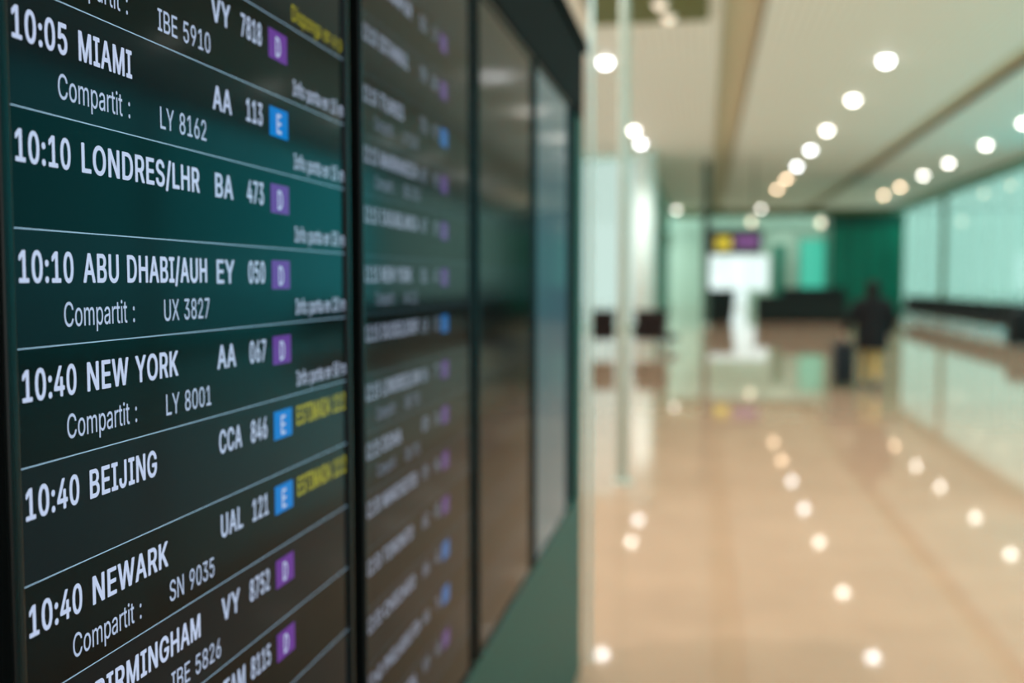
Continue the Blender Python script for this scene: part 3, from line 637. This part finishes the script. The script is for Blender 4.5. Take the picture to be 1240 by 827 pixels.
def display(name, label, u0):
    """local y = 0 at the left edge of the lit area, z is the true height"""
    t = thing(name, label, 'display screen', (DX, u0, 0), 0, 'tall flight screens on the stand')
    MB().box(-0.019, -0.004, -0.012, W_ + 0.012, V_LO - 0.008, V_HI + 0.012, bev=0.002).build('housing', M['black_case'], t)
    MB().box(-0.004, 0.0, 0.0, W_, V_LO, V_HI).build('screen_panel', M['px_base'], t)
    b = MB()
    for (y0, y1, z0, z1) in ((-0.014, -0.0005, V_LO - 0.009, V_HI + 0.014), (W_ + 0.0005, W_ + 0.014, V_LO - 0.009, V_HI + 0.014),
                             (-0.0005, W_ + 0.0005, V_LO - 0.009, V_LO - 0.0005), (-0.0005, W_ + 0.0005, V_HI + 0.0005, V_HI + 0.014)):
        b.box(-0.017, 0.006, y0, y1, z0, z1, bev=0.005, seg=4)
    b.build('bezel', M['black_gloss'], t, smooth=False)
    return t


def quad(name, x, u0, u1, v0, v1, m, parent):
    return raw(name, [(x, u0, v0), (x, u1, v0), (x, u1, v1), (x, u0, v1)], [(0, 1, 2, 3)], m, parent)


def flight_row(t, k, time=None, city=None, cw=None, code=None, num=None, gate=None, share=None, note=None, est=None, px='px_', line=True):
    top = V1 - PITCH * (k - 1)
    lo, hi = max(V_LO, top - PITCH), min(V_HI, top)
    r = quad('flight_row', 0.0002, 0.0, W_, lo, hi, M['px_odd'] if k % 2 else M['px_even'], t)
    x = 0.0005
    if line and V_LO < top < V_HI:
        quad('divider_line', x, 0.0, W_, top - 0.00040, top + 0.00040, M[px + 'line'], r)

    def put(nm, s, style, u, v, cap, width=None, right=None, m='text'):
        vs, fs = text_mesh(s, style, x, u, v, cap, width, right)
        raw(nm, vs, fs, M[px + m], r)
    base = top - 0.0400
    if time:
        put('departure_time', time, 'B', 0.0055, base, 0.0240, width=0.0690)
    if city:
        put('destination', city, 'B', 0.0855, base, 0.0238, width=cw)
    if code:
        put('airline_code', code, 'B', 0.3105, base - 0.001, 0.0245, width=0.0215 * len(code) - (0.011 if len(code) == 3 else 0), m='thin')
    if num:
        put('flight_number', num, 'B', 0, base - 0.001, 0.0245, width={2: 0.034, 3: 0.045, 4: 0.054}[len(num)], right=0.4300, m='thin')
    if gate:
        quad('gate_badge', x, 0.4465, 0.4985, top - 0.0485, top - 0.0145, M[px + ('purple' if gate == 'D' else 'blue')], r)
        vs, fs = text_mesh(gate, 'B', x + 0.0003, 0.4645, base - 0.0035, 0.0225, width=0.0165)
        raw('gate_letter', vs, fs, M[px + 'thin'], r)
    if share:
        put('codeshare_label', 'Compartit :', 'R', 0.0580, top - 0.0755, 0.0195, width=0.1020, m='thin')
        put('codeshare_number', share, 'R', 0.2065, top - 0.0765, 0.0200, width=0.0113 * len(share.replace(' ', '')) + 0.023, m='thin')
    if note:
        put('status_note', note, 'R', 0.5150, top - 0.0800, 0.0185, width=0.1720, m='text')
    if est:
        put('status_note', est, 'B', 0.5130, base + 0.0005, 0.0240, width=0.1720, m='yellow')
    return r


d1 = display('flight_display', 'nearest tall flight screen, in focus, listing MIAMI to BIRMINGHAM', 0.6490)
IN = 'Info porta en '
rows1 = [
    (-1, dict()),
    (0, dict(time='10:00', city='GATWICK', cw=0.120, code='VY', num='7818', gate='D', share='IBE 5910', note=IN + '15 m')),
    (1, dict(time='10:05', city='MIAMI', cw=0.0790, code='AA', num='113', gate='E', share='LY 8162', note=IN + '15 m')),
    (2, dict(time='10:10', city='LONDRES/LHR', cw=0.1955, code='BA', num='473', gate='D', note=IN + '30 m')),
    (3, dict(time='10:10', city='ABU DHABI/AUH', cw=0.2085, code='EY', num='050', gate='D', share='UX 3827', note=IN + '20 m')),
    (4, dict(time='10:40', city='NEW YORK', cw=0.1470, code='AA', num='067', gate='D', share='LY 8001', note=IN + '50 m')),
    (5, dict(time='10:40', city='BEIJING', cw=0.1060, code='CCA', num='846', gate='E', est='ESTIMADA 12:2')),
    (6, dict(time='10:40', city='NEWARK', cw=0.1215, code='UAL', num='121', gate='E', share='SN 9035', est='ESTIMADA 12:2')),
    (7, dict(city='BIRMINGHAM', cw=0.1815, code='VY', num='8752', gate='D', share='IBE 5826')),
    (8, dict(code='TAM', num='8115', gate='D')),
]
for k, kw in rows1:
    r = flight_row(d1, k, **kw)
    if k == -1:
        vs, fs = text_mesh('Disponga en a p', 'R', 0.0005, 0.5130, V1 + 2 * PITCH - 0.0800, 0.0195, width=0.172)
        raw('status_note', vs, fs, M['px_yellow'], r)
for k in (-3, -2, 9, 10, 11, 12):
    flight_row(d1, k)

d2 = display('flight_display', 'second tall flight screen from the left, its rows of text blurred', 1.4130)
rows2 = [
    (-2, dict(time='12:05', city='SINGAPUR', cw=0.175, code='SQ', num='37', gate='D')),
    (-1, dict(time='12:10', city='ISTANBUL', cw=0.155, code='TK', num='185', gate='D')),
    (0, dict(time='12:10', city='TUNIS', cw=0.125, code='TU', num='97', gate='E', share='LY 5162')),
    (1, dict(time='12:15', city='MARRAKECH', cw=0.205, code='AT', num='95', gate='D', share='IBE 2031')),
    (2, dict(time='12:15', city='CASABLANCA', cw=0.205, code='AT', num='93', gate='D')),
    (3, dict(time='12:15', city='NEW YORK', cw=0.165, code='DL', num='47', gate='D', share='AA 112')),
    (4, dict(time='12:15', city='DUSSELDORF', cw=0.205, code='LH', num='13', gate='E')),
    (5, dict(time='12:15', city='LONDRES/LGW', cw=0.215, code='BA', num='77', gate='D', share='IBE 781')),
    (6, dict(time='12:25', city='DOHA', cw=0.100, code='QR', num='14', gate='D', share='IBE 781') ),
    (7, dict(time='12:30', city='MANCHESTER', cw=0.190, code='VY', num='84', gate='D')),
    (8, dict(time='12:30', city='TORONTO', cw=0.165, code='AC', num='83', gate='D')),
    (9, dict(time='12:35', city='CHICAGO', cw=0.175, code='AA', num='41', gate='E')),
    (10, dict(time='12:40', city='PHILADELFIA', cw=0.205, code='AA', num='74', gate='E')),
    (11, dict(time='12:45', city='BRISTOL', cw=0.185, code='VY', num='60', gate='D')),
]
for k, kw in rows2:
    flight_row(d2, k, px='dim_', **kw)
for k in (-3, 12):
    flight_row(d2, k, px='dim_')

d3 = display('flight_display', 'third tall screen from the left, dark and blank with green reflections', 2.1800)
for k in range(-3, 13):
    flight_row(d3, k, line=False)
d4 = display('flight_display', 'farthest tall screen, greyer and bluish, at the end of the stand', 2.9450)
quad('picture_area', 0.0003, 0.0, W_, V_LO, V_HI, M['px_grey'], d4)

# ------------------------------------------------------------------ ceiling downlights
def make_light(mkey, power=True, size=1.0):
    t = thing('ceiling_light', '', 'ceiling light', (0, 0, HC))
    MB().lathe([(0.125 * size, -0.001), (0.165 * size, -0.001), (0.165 * size, -0.014), (0.125 * size, -0.022)], 24).build('trim_ring', M['lamp_trim'], t)
    pr = [(0.12 * size * math.cos(a), -0.012 - 0.12 * size * math.sin(a)) for a in [R(q) for q in (0, 15, 30, 45, 60, 75)]] + [(0, -0.012 - 0.12 * size)]
    MB().lathe(pr, 20).build('diffuser', M[mkey], t, smooth=True)
    if power:
        ld = bpy.data.lights.new('downlight_beam', 'SPOT')
        ld.energy = LAMP_POWER
        ld.spot_size = R(140)
        ld.spot_blend = 0.7
        ld.shadow_soft_size = 0.10
        ld.color = (1.0, 0.98, 0.94)
        lo = bpy.data.objects.new('lamp', ld)
        COL.objects.link(lo)
        lo.parent = t
        lo.location = (0, 0, -0.16 * size)
    return t


M['lamp_faint'] = mat('lamp_faint', (0.8, 0.7, 0.6), 0.4, emit=(0.95, 0.78, 0.60), estr=LAMP_GLOW * 0.10, noise=0.01)
PROTO = {k: None for k in ('lamp_white', 'lamp_cream', 'lamp_warm')}


def light_at(mkey, x, y, label, grp):
    if PROTO[mkey] is None:
        PROTO[mkey] = o = make_light(mkey)
    else:
        o = copy_tree(PROTO[mkey])
    o.location = (x, y, HC)
    tag(o, label, 'ceiling light', grp)
    return o


ORD = ['first', 'second', 'third', 'fourth', 'fifth', 'sixth', 'seventh', 'eighth', 'ninth', 'tenth']
CW = {'lamp_white': 'white', 'lamp_cream': 'creamy white', 'lamp_warm': 'warm orange'}
G1, G2, G3 = 'downlights in the middle ceiling row', 'downlights in the right ceiling row', 'downlights in the left ceiling row'
row1 = [('lamp_white', 3.42, 20.78), ('lamp_cream', 3.40, 25.06), ('lamp_cream', 3.36, 29.88), ('lamp_white', 3.34, 34.2), ('lamp_white', 3.32, 38.91),
        ('lamp_warm', 3.29, 43.43), ('lamp_warm', 3.25, 48.32), ('lamp_cream', 3.20, 61.0)]
for i, (m, x, y) in enumerate(row1):
    light_at(m, x, y, '%s domed downlight, %s from the near end of the middle ceiling row' % (CW[m], ORD[i]), G1)
row2 = [('lamp_cream', 8.46, 29.53), ('lamp_cream', 8.66, 34.03), ('lamp_cream', 8.65, 38.9), ('lamp_cream', 8.64, 43.16), ('lamp_warm', 8.65, 48.14), ('lamp_warm', 8.67, 52.5)]
for i, (m, x, y) in enumerate(row2):
    light_at(m, x, y, '%s domed downlight, %s from the right frame edge in the right ceiling row' % (CW[m], ORD[i]), G2)
row3 = [('lamp_white', -1.98, 19.88, 'white domed downlight nearest in the left ceiling row, beside the grey post'),
        ('lamp_cream', -2.04, 28.84, 'creamy domed downlight above and in front of the white column'),
        ('lamp_white', -2.02, 31.60, 'white domed downlight right at the head of the white column'),
        ('lamp_cream', -1.74, 60.9, 'dim domed downlight at the far end of the left wall')]
for m, x, y, lb in row3:
    light_at(m, x, y, lb, G3)
# the same rows go on overhead and out to the sides of the view: they light the place and show in the screens
for x, ys, g in ((3.42, (3.5, 7.0, 10.5, 14.0), G1), (8.5, (3.5, 8.0, 12.3, 16.6, 20.9, 25.2), G2), (-2.0, (3.5, 8.0, 12.0), G3),):
    for y in ys:
        light_at('lamp_cream', x, y, 'domed downlight overhead outside the picture, %s metres out in the %s ceiling row' % (y, g.split()[-3]), g)
for x, y, lb in ((-0.63, 16.60, 'small dim lamp on the olive ceiling panel, near its front edge'),
                 (-0.73, 15.78, 'small dim lamp on the olive ceiling panel, cut by the top of the picture')):
    o = make_light('lamp_faint', power=False, size=0.8)
    o.location = (x, y, HC - 0.06)
    tag(o, lb, 'ceiling light', 'dim lamps on the olive panel')


def wall_lamp(x, y, z, label):
    t = thing('wall_lamp', label, 'wall lamp', (x, y, z))
    MB().lathe([(0, 0), (0.11, 0), (0.13, 0.02), (0.13, 0.05), (0, 0.05)], 24, mtx=Matrix.Rotation(R(90), 4, 'X')).build('mount', M['lamp_trim'], t)
    pr = [(0.19 * math.cos(a), 0.05 + 0.16 * math.sin(a)) for a in [R(q) for q in (0, 15, 30, 45, 60, 75)]] + [(0, 0.21)]
    MB().lathe(pr, 20, mtx=Matrix.Rotation(R(90), 4, 'X')).build('diffuser', M['lamp_dim'], t, smooth=True)
    return t


wall_lamp(2.82, YF, 5.35, 'dim wall lamp high on the pale far wall, right above the hanging sign')
wall_lamp(6.95, YF, 5.25, 'dim wall lamp high on the far wall, left of the green kiosk top')

# ------------------------------------------------------------------ far end furniture
kb = thing('glazed_kiosk', 'tall dark green glass clad kiosk block behind the walking person', 'kiosk', (6.70, 45.6, 0))
MB().box(-1.45, 1.45, -1.3, 1.3, 0.12, 4.25, bev=0.02).build('body', M['green_clad'], kb)
MB().box(-1.50, 1.50, -1.35, 1.35, 4.0, 4.52, bev=0.02).build('fascia', M['green_dark'], kb)
MB().box(-1.40, 1.40, -1.25, 1.25, 0.0, 0.12).build('plinth', M['counter'], kb)
for x in (-1.44, -0.72, 0.0, 0.72, 1.44):
    MB().box(x - 0.03, x + 0.03, -1.335, -1.295, 0.12, 4.0, bev=0.005).build('mullion', M['green_dark'], kb)
sf = thing('lit_shopfront', 'bright teal backlit shopfront beside the dark green kiosk', 'shopfront', (5.75, 50.5, 0))
MB().box(-2.60, 1.10, -0.20, 0.25, 0, 3.95, bev=0.02).build('frame', M['pale_wall'], sf)
MB().box(-1.25, 0.45, -0.24, -0.19, 0.95, 3.70, bev=0.01).build('lit_panel', mat('backlit_teal', (0.05, 0.3, 0.22), 0.3, emit=(0.05, 0.46, 0.33), estr=0.8, noise=0.05), sf)
for x in (-1.29, 0.47):
    MB().box(x - 0.035, x + 0.035, -0.26, -0.19, 0.1, 3.75, bev=0.01).build('jamb', M['green_clad'], sf)
MB().box(-2.50, -1.92, -0.26, -0.19, 0.1, 3.45, bev=0.01).build('pilaster', mat('green_pilaster', (0.005, 0.20, 0.13), 0.3, noise=0.08), sf)
ct = thing('gate_counter', 'long low charcoal gate counter in front of the teal shopfront', 'counter', (3.72, 42.6, 0))
MB().box(-1.65, 1.90, -0.35, 0.35, 0.08, 1.02, bev=0.02).build('body', M['counter'], ct)
MB().box(-1.72, 1.97, -0.42, 0.40, 1.02, 1.08, bev=0.012).build('worktop', M['black_leather'], ct)
MB().box(-1.60, 1.85, -0.30, 0.30, 0.0, 0.08).build('plinth', M['black_case'], ct)
MB().box(-0.6, 1.90, 0.10, 0.16, 1.08, 1.40, bev=0.01).build('privacy_screen', M['counter'], ct)
dk = thing('information_desk', 'small tall dark information desk before the bright far window', 'desk', (0.60, 42.0, 0))
MB().prism([(-0.52, 0.06), (0.50, 0.06), (0.62, 1.22), (-0.56, 1.30)], 'y', -0.30, 0.30).build('body', M['counter'], dk)
MB().box(-0.62, 0.68, -0.36, 0.36, 1.24, 1.32, bev=0.012).build('worktop', M['black_leather'], dk)
MB().box(-0.48, 0.46, -0.26, 0.26, 0.0, 0.06).build('plinth', M['black_case'], dk)

sg = thing('hanging_sign', 'black hanging direction sign with yellow and purple fields under the ceiling', 'sign', (0.98, 36.4, 0))
MB().box(-0.98, 0.98, -0.09, 0.09, 2.62, 3.52, bev=0.02).build('board', M['sign_face'], sg)
MB().box(-0.62, -0.10, -0.10, -0.085, 2.80, 3.22, bev=0.005).build('yellow_field', M['sign_yellow'], sg)
MB().box(0.02, 0.86, -0.10, -0.085, 2.92, 3.22, bev=0.005).build('purple_field', M['sign_purple'], sg)
for x in (-0.7, 0.7):
    MB().tube([(x, 0, 3.5), (x, 0, HC)], 0.02, 10).build('hanger_rod', M['dark_column'], sg)


# ------------------------------------------------------------------ seating
def make_bench(label):
    """row of four black seats on one beam; local +x is the sitter's front"""
    t = thing('beam_bench', label, 'bench', (0, 0, 0))
    for k in range(4):
        y = (k - 1.5) * 0.60
        MB().box(-0.24, 0.26, y - 0.27, y + 0.27, 0.40, 0.48, bev=0.035, seg=3).build('seat', M['black_leather'], t, smooth=True)
        mt = Matrix.Translation((-0.27, y, 0.47)) @ Matrix.Rotation(R(-12), 4, 'Y')
        MB().box(-0.035, 0.035, -0.28, 0.28, 0.0, 0.55, bev=0.03, seg=3, mtx=mt).build('backrest', M['black_leather'], t, smooth=True)
    MB().box(-0.05, 0.05, -1.2, 1.2, 0.33, 0.40, bev=0.01).build('beam', M['black_leather'], t)
    for y in (-0.75, 0.75):
        b = MB().tube([(-0.02, y, 0.34), (-0.02, y, 0.05)], 0.03, 12)
        b.tube([(-0.30, y, 0.025), (-0.02, y, 0.06), (0.30, y, 0.025)], [0.02, 0.028, 0.02], 10)
        b.build('leg', M['chrome'], t, smooth=True)
    for y in (-1.21, -0.60, 0.0, 0.60, 1.21):
        b = MB().tube([(-0.2, y, 0.38), (-0.2, y, 0.62), (0.2, y, 0.64), (0.22, y, 0.40)], 0.016, 8)
        b.build('armrest', M['black_leather'], t, smooth=True)
    return t


b0 = None
BY = [24.9, 27.6, 30.3, 33.0, 35.7, 38.4, 41.1, 43.8, 46.5]
for side, bx, rz in (('facing the hall', 8.62, math.pi), ('facing the windows', 9.34, 0.0)):
    for i, y in enumerate(BY):
        o = copy_tree(b0) if b0 else make_bench('')
        b0 = b0 or o
        o.location = (bx, y, 0)
        o.rotation_euler = (0, 0, rz)
        tag(o, 'black four seat beam bench %s, %s' % (
            side, 'nearest of its row' if i == 0 else 'farthest of its row' if i == len(BY) - 1 else '%s from the near end of its row' % ORD[i]),
            'bench', 'black beam benches by the right windows')
bg = thing('travel_bag', 'big black bulky travel bag standing on the floor before the black benches', 'bag', (7.90, 27.4, 0))
MB().box(-0.28, 0.28, -0.24, 0.24, 0.03, 0.92, bev=0.12, seg=4).build('body', M['black_leather'], bg, smooth=True)
MB().tube([(-0.13, 0, 0.91), (-0.12, 0, 1.04), (0.12, 0, 1.04), (0.13, 0, 0.91)], 0.018, 8).build('handle', M['black_leather'], bg, smooth=True)
for x in (-0.2, 0.2):
    MB().box(x - 0.03, x + 0.03, -0.2, 0.2, 0.0, 0.06, bev=0.01).build('skid', M['black_case'], bg)


def make_armchair(label, x, y, rz, s=1.0):
    t = thing('armchair', label, 'armchair', (x, y, 0), rz, 'brown leather armchairs by the lit glazing')
    # the sitter faces -y
    MB().box(-0.24 * s, 0.24 * s, -0.30, 0.24, 0.27, 0.48, bev=0.05, seg=3).build('seat', M['brown_leather'], t, smooth=True)
    MB().prism([(-0.30 * s, 0.30), (0.30 * s, 0.30), (0.35 * s, 0.97), (-0.35 * s, 0.97)], 'y', 0.20, 0.33).build('backrest', M['brown_leather'], t)
    for sx in (-1, 1):
        MB().box(sx * 0.25 * s, sx * 0.33 * s, -0.30, 0.22, 0.30, 0.64, bev=0.03, seg=3).build('armrest', M['brown_leather'], t, smooth=True)
        for yy in (-0.25, 0.26):
            MB().tube([(sx * 0.24 * s, yy, 0.36), (sx * 0.26 * s, yy * 1.05, 0.0)], [0.016, 0.012], 10).build('leg', M['chrome'], t, smooth=True)
    return t


make_armchair('dark brown leather armchair left of the slim grey post', -2.42, 23.7, R(6))
make_armchair('dark brown leather armchair right of the slim grey post, in front of the white column', -1.28, 23.85, R(-4), 1.12)
sl = thing('low_stool', 'small low dark padded stool right of the brown armchairs', 'stool', (-0.85, 25.2, 0))
MB().lathe([(0, 0.18), (0.19, 0.18), (0.22, 0.21), (0.22, 0.29), (0.19, 0.33), (0, 0.34)], 24).build('cushion', M['counter'], sl, smooth=True)
for a in (45, 135, 225, 315):
    MB().tube([(0.13 * math.cos(R(a)), 0.13 * math.sin(R(a)), 0.20), (0.17 * math.cos(R(a)), 0.17 * math.sin(R(a)), 0)], 0.012, 8).build('leg', M['chrome'], sl, smooth=True)

# ------------------------------------------------------------------ the walking traveller with a suitcase
def skinned(name, chains, m, parent, root, sub=2):
    """chains: lists of ((x,y,z), (rx,ry)) sharing joints by position; grown with a Skin modifier"""
    verts, rad, edges, idx = [], [], [], {}
    for ch in chains:
        prev = None
        for p, r_ in ch:
            key = tuple(round(q, 4) for q in p)
            if key not in idx:
                idx[key] = len(verts)
                verts.append(p)
                rad.append(r_ if isinstance(r_, tuple) else (r_, r_))
            i = idx[key]
            if prev is not None and prev != i:
                edges.append((prev, i))
            prev = i
    me = bpy.data.meshes.new(name)
    me.from_pydata(verts, edges, [])
    o = bpy.data.objects.new(name, me)
    COL.objects.link(o)
    sk = o.modifiers.new('skin', 'SKIN')
    sk.use_smooth_shade = True
    ri = idx[tuple(round(q, 4) for q in root)]
    for i, v in enumerate(me.skin_vertices[0].data):
        v.radius = rad[i]
        v.use_root = (i == ri)
    ss = o.modifiers.new('sub', 'SUBSURF')
    ss.levels = sub
    ss.render_levels = sub
    dg = bpy.context.evaluated_depsgraph_get()
    me2 = bpy.data.meshes.new_from_object(o.evaluated_get(dg))
    me2.name = name
    o.modifiers.clear()
    o.data = me2
    bpy.data.meshes.remove(me)
    me2.materials.clear()
    me2.materials.append(m)
    for p in me2.polygons:
        p.use_smooth = True
    o.parent = parent
    return o


M['skin'] = mat('skin', (0.52, 0.32, 0.23), 0.5, noise=0.06, scale=20)
M['coat'] = mat('black_coat', (0.005, 0.005, 0.0055), 0.8, spec=0.2, noise=0.25, scale=25, bump=0.2)
M['mustard'] = mat('mustard_trousers', (0.42, 0.25, 0.055), 0.8, noise=0.12, scale=25, bump=0.15)
M['shoe'] = mat('grey_shoe', (0.06, 0.065, 0.065), 0.5, noise=0.15)
M['hair'] = mat('dark_hair', (0.009, 0.006, 0.005), 0.7, spec=0.15, noise=0.3, scale=60, bump=0.3)
M['case'] = mat('suitcase_shell', (0.004, 0.007, 0.009), 0.5, spec=0.2, noise=0.15, scale=30)
PX, PY = 2.54, 16.14
pr = thing('person', 'person in a black coat and mustard trousers walking away with a suitcase', 'person', (PX, PY, 0))
LW = (-0.392, 0.060, 0.845)   # left wrist, at the suitcase handle
RW = (0.270, 0.10, 0.835)


def hand(w, d, side, curl):
    """palm and five fingers growing from a wrist; d = pointing direction"""
    w, d = Vector(w), Vector(d).normalized()
    fwd = Vector((0, 1, 0))
    palm = w + d * 0.075
    out = [[(tuple(w), 0.024), (tuple(w + d * 0.035), (0.020, 0.032)), (tuple(palm), (0.016, 0.034))]]
    inw = Vector((-side, 0, 0))
    for i, ln in enumerate((0.062, 0.072, 0.068, 0.052)):
        k = palm + fwd * (0.027 - 0.018 * i) + d * 0.008
        a = k + d * ln * 0.5 + inw * 0.012 * curl
        b = a + (d * (1 - 0.7 * curl) + inw * curl).normalized() * ln * 0.35
        c = b + (d * (0.6 - curl) + inw * (0.4 + curl)).normalized() * ln * 0.30
        out.append([(tuple(palm), (0.016, 0.034)), (tuple(k), 0.0095), (tuple(a), 0.009), (tuple(b), 0.0085), (tuple(c), 0.007)])
    t0 = w + d * 0.035
    t1 = t0 + fwd * 0.035 + d * 0.02 + inw * 0.008
    t2 = t1 + fwd * 0.012 + d * 0.03 + inw * 0.012
    out.append([(tuple(t0), (0.020, 0.032)), (tuple(t1), 0.011), (tuple(t2), 0.0085)])
    return out


root = (0, 0, 0.90)
chains = [
    [(root, (0.125, 0.095)), ((0, 0.0, 1.04), (0.115, 0.085)), ((0, 0.005, 1.22), (0.135, 0.095)), ((0, 0.0, 1.34), (0.12, 0.075)), ((0, 0.0, 1.405), 0.05), ((0, 0.012, 1.455), 0.048),
     ((0, 0.03, 1.50), (0.062, 0.075)), ((0, 0.022, 1.555), (0.074, 0.090)), ((0, 0.012, 1.605), (0.066, 0.080)), ((0, 0.010, 1.632), (0.04, 0.05))],
    [((0, 0.03, 1.50), (0.062, 0.075)), ((0, 0.085, 1.475), (0.030, 0.022))],                       # chin
    [((0, 0.022, 1.555), (0.074, 0.090)), ((0, 0.112, 1.545), (0.018, 0.018)), ((0, 0.130, 1.525), (0.014, 0.012))],   # nose
    [((0, 0.022, 1.555), (0.074, 0.090)), ((-0.078, 0.005, 1.545), (0.010, 0.022))],               # ears
    [((0, 0.022, 1.555), (0.074, 0.090)), ((0.078, 0.005, 1.545), (0.010, 0.022))],
    [(root, (0.125, 0.095)), ((-0.085, 0.01, 0.83), 0.085), ((-0.095, 0.11, 0.48), 0.056), ((-0.095, 0.10, 0.30), 0.052), ((-0.095, 0.07, 0.10), 0.036), ((-0.10, 0.10, 0.045), (0.040, 0.030)), ((-0.105, 0.21, 0.03), (0.036, 0.022))],
    [(root, (0.125, 0.095)), ((0.075, -0.01, 0.83), 0.078), ((0.062, -0.02, 0.47), 0.052), ((0.052, -0.12, 0.30), 0.046), ((0.050, -0.22, 0.14), 0.036), ((0.050, -0.20, 0.075), (0.040, 0.030)), ((0.050, -0.11, 0.03), (0.036, 0.022))],
    [((0, 0.0, 1.34), (0.12, 0.075)), ((-0.155, 0.0, 1.335), 0.055), ((-0.300, -0.03, 1.10), 0.042), (LW, 0.024)],
    [((0, 0.0, 1.34), (0.12, 0.075)), ((0.155, 0.0, 1.335), 0.055), ((0.235, -0.035, 1.09), 0.042), (RW, 0.024)],
]
chains += hand(LW, (0.03, 0.0, -1), -1, 0.85) + hand(RW, (0.0, 0.25, -1), 1, 0.4)
skinned('body', chains, M['skin'], pr, root)
# coat: oval loft from hem to collar, with tapering sleeves grown out of the shoulders
cb = MB()
rings = []
for z, rx, ry, yc in ((0.605, 0.200, 0.170, 0.0), (0.600, 0.234, 0.200, 0.0), (0.62, 0.238, 0.203, 0.0), (0.76, 0.238, 0.192, 0.0), (0.90, 0.246, 0.182, 0.0), (1.03, 0.236, 0.168, 0.0),
                      (1.16, 0.240, 0.166, 0.002), (1.27, 0.232, 0.152, 0.002), (1.345, 0.196, 0.128, 0.0), (1.395, 0.128, 0.100, 0.002), (1.425, 0.088, 0.086, 0.008), (1.475, 0.082, 0.084, 0.012), (1.470, 0.060, 0.062, 0.012)):
    rings.append([cb.bm.verts.new((rx * math.copysign(abs(math.cos(t)) ** 0.9, math.cos(t)), yc + ry * math.sin(t), z)) for t in [2 * math.pi * k / 28 for k in range(28)]])
for r0, r1 in zip(rings, rings[1:]):
    for k in range(28):
        cb.bm.faces.new((r0[k], r0[(k + 1) % 28], r1[(k + 1) % 28], r1[k]))
cb.bm.faces.new(rings[0][::-1])
for sh, el, wr in (((-0.185, 0.0, 1.305), (-0.310, -0.03, 1.10), (-0.388, 0.054, 0.872)), ((0.185, 0.0, 1.305), (0.282, -0.035, 1.09), (0.272, 0.088, 0.862))):
    sh, el, wr = Vector(sh), Vector(el), Vector(wr)
    inn = sh + Vector((-math.copysign(0.08, sh.x), 0, 0.03))
    cb.tube([inn, sh, sh.lerp(el, 0.35), sh.lerp(el, 0.75), el, el.lerp(wr, 0.3), el.lerp(wr, 0.7), wr],
            [0.075, 0.098, 0.100, 0.090, 0.084, 0.078, 0.066, 0.056], 18)
cb.build('coat', M['coat'], pr, smooth=True)
tr = [
    [((0, 0, 0.88), (0.14, 0.11)), ((-0.078, 0.01, 0.80), 0.088), ((-0.088, 0.11, 0.48), 0.064), ((-0.092, 0.10, 0.30), 0.056), ((-0.094, 0.074, 0.085), 0.050)],
    [((0, 0, 0.88), (0.14, 0.11)), ((0.070, -0.01, 0.80), 0.088), ((0.062, -0.02, 0.47), 0.064), ((0.052, -0.12, 0.30), 0.056), ((0.050, -0.215, 0.125), 0.050)],
]
skinned('trousers', tr, M['mustard'], pr, (0, 0, 0.88))


def shoe(x, y, z, pitch):
    mt = Matrix.Translation((x, y, z)) @ Matrix.Rotation(R(pitch), 4, 'X')
    b = MB().box(-0.048, 0.048, -0.075, 0.195, 0.0, 0.085, bev=0.035, seg=4, mtx=mt)
    s_ = b.build('shoe', M['shoe'], pr, smooth=True)
    MB().box(-0.050, 0.050, -0.078, 0.200, -0.001, 0.022, bev=0.010, seg=2, mtx=mt).build('sole', M['counter'], s_)


shoe(-0.10, 0.075, 0.001, 0)
shoe(0.050, -0.245, 0.062, -17)
hb = MB()
bmesh.ops.create_uvsphere(hb.bm, u_segments=24, v_segments=16, radius=1.0)
for v in list(hb.bm.verts):
    c_ = v.co.copy()
    v.co = Vector((c_.x * 0.104, c_.y * 0.118 - 0.004, 1.567 + c_.z * 0.102))
    if c_.z < 0 and c_.y < 0.25:
        v.co.z += c_.z * 0.10
    if c_.y > 0.45 and c_.z < 0.45:
        v.co.y = 0.045 + (v.co.y - 0.045) * 0.2
hb.build('hair', M['hair'], pr, smooth=True)

sc = thing('suitcase', 'dark upright wheeled suitcase held by the walking person', 'suitcase', (2.125, 16.20, 0))
MB().box(-0.15, 0.15, -0.22, 0.22, 0.06, 0.70, bev=0.05, seg=4).build('shell', M['case'], sc, smooth=True)
MB().box(-0.153, 0.153, -0.006, 0.006, 0.055, 0.705, bev=0.003).build('zip_band', M['counter'], sc)
hd = MB().tube([(0.02, -0.10, 0.69), (0.02, -0.10, 0.755), (0.02, 0.10, 0.755), (0.02, 0.10, 0.69)], 0.011, 10)
hd.build('pull_handle', M['counter'], sc, smooth=True)
for x in (-0.11, 0.11):
    for y in (-0.17, 0.17):
        MB().lathe([(0, -0.012), (0.028, -0.012), (0.032, 0), (0.028, 0.012), (0, 0.012)], 16,
                   mtx=Matrix.Translation((x, y, 0.032)) @ Matrix.Rotation(R(90), 4, 'Y')).build('wheel', M['black_case'], sc, smooth=True)
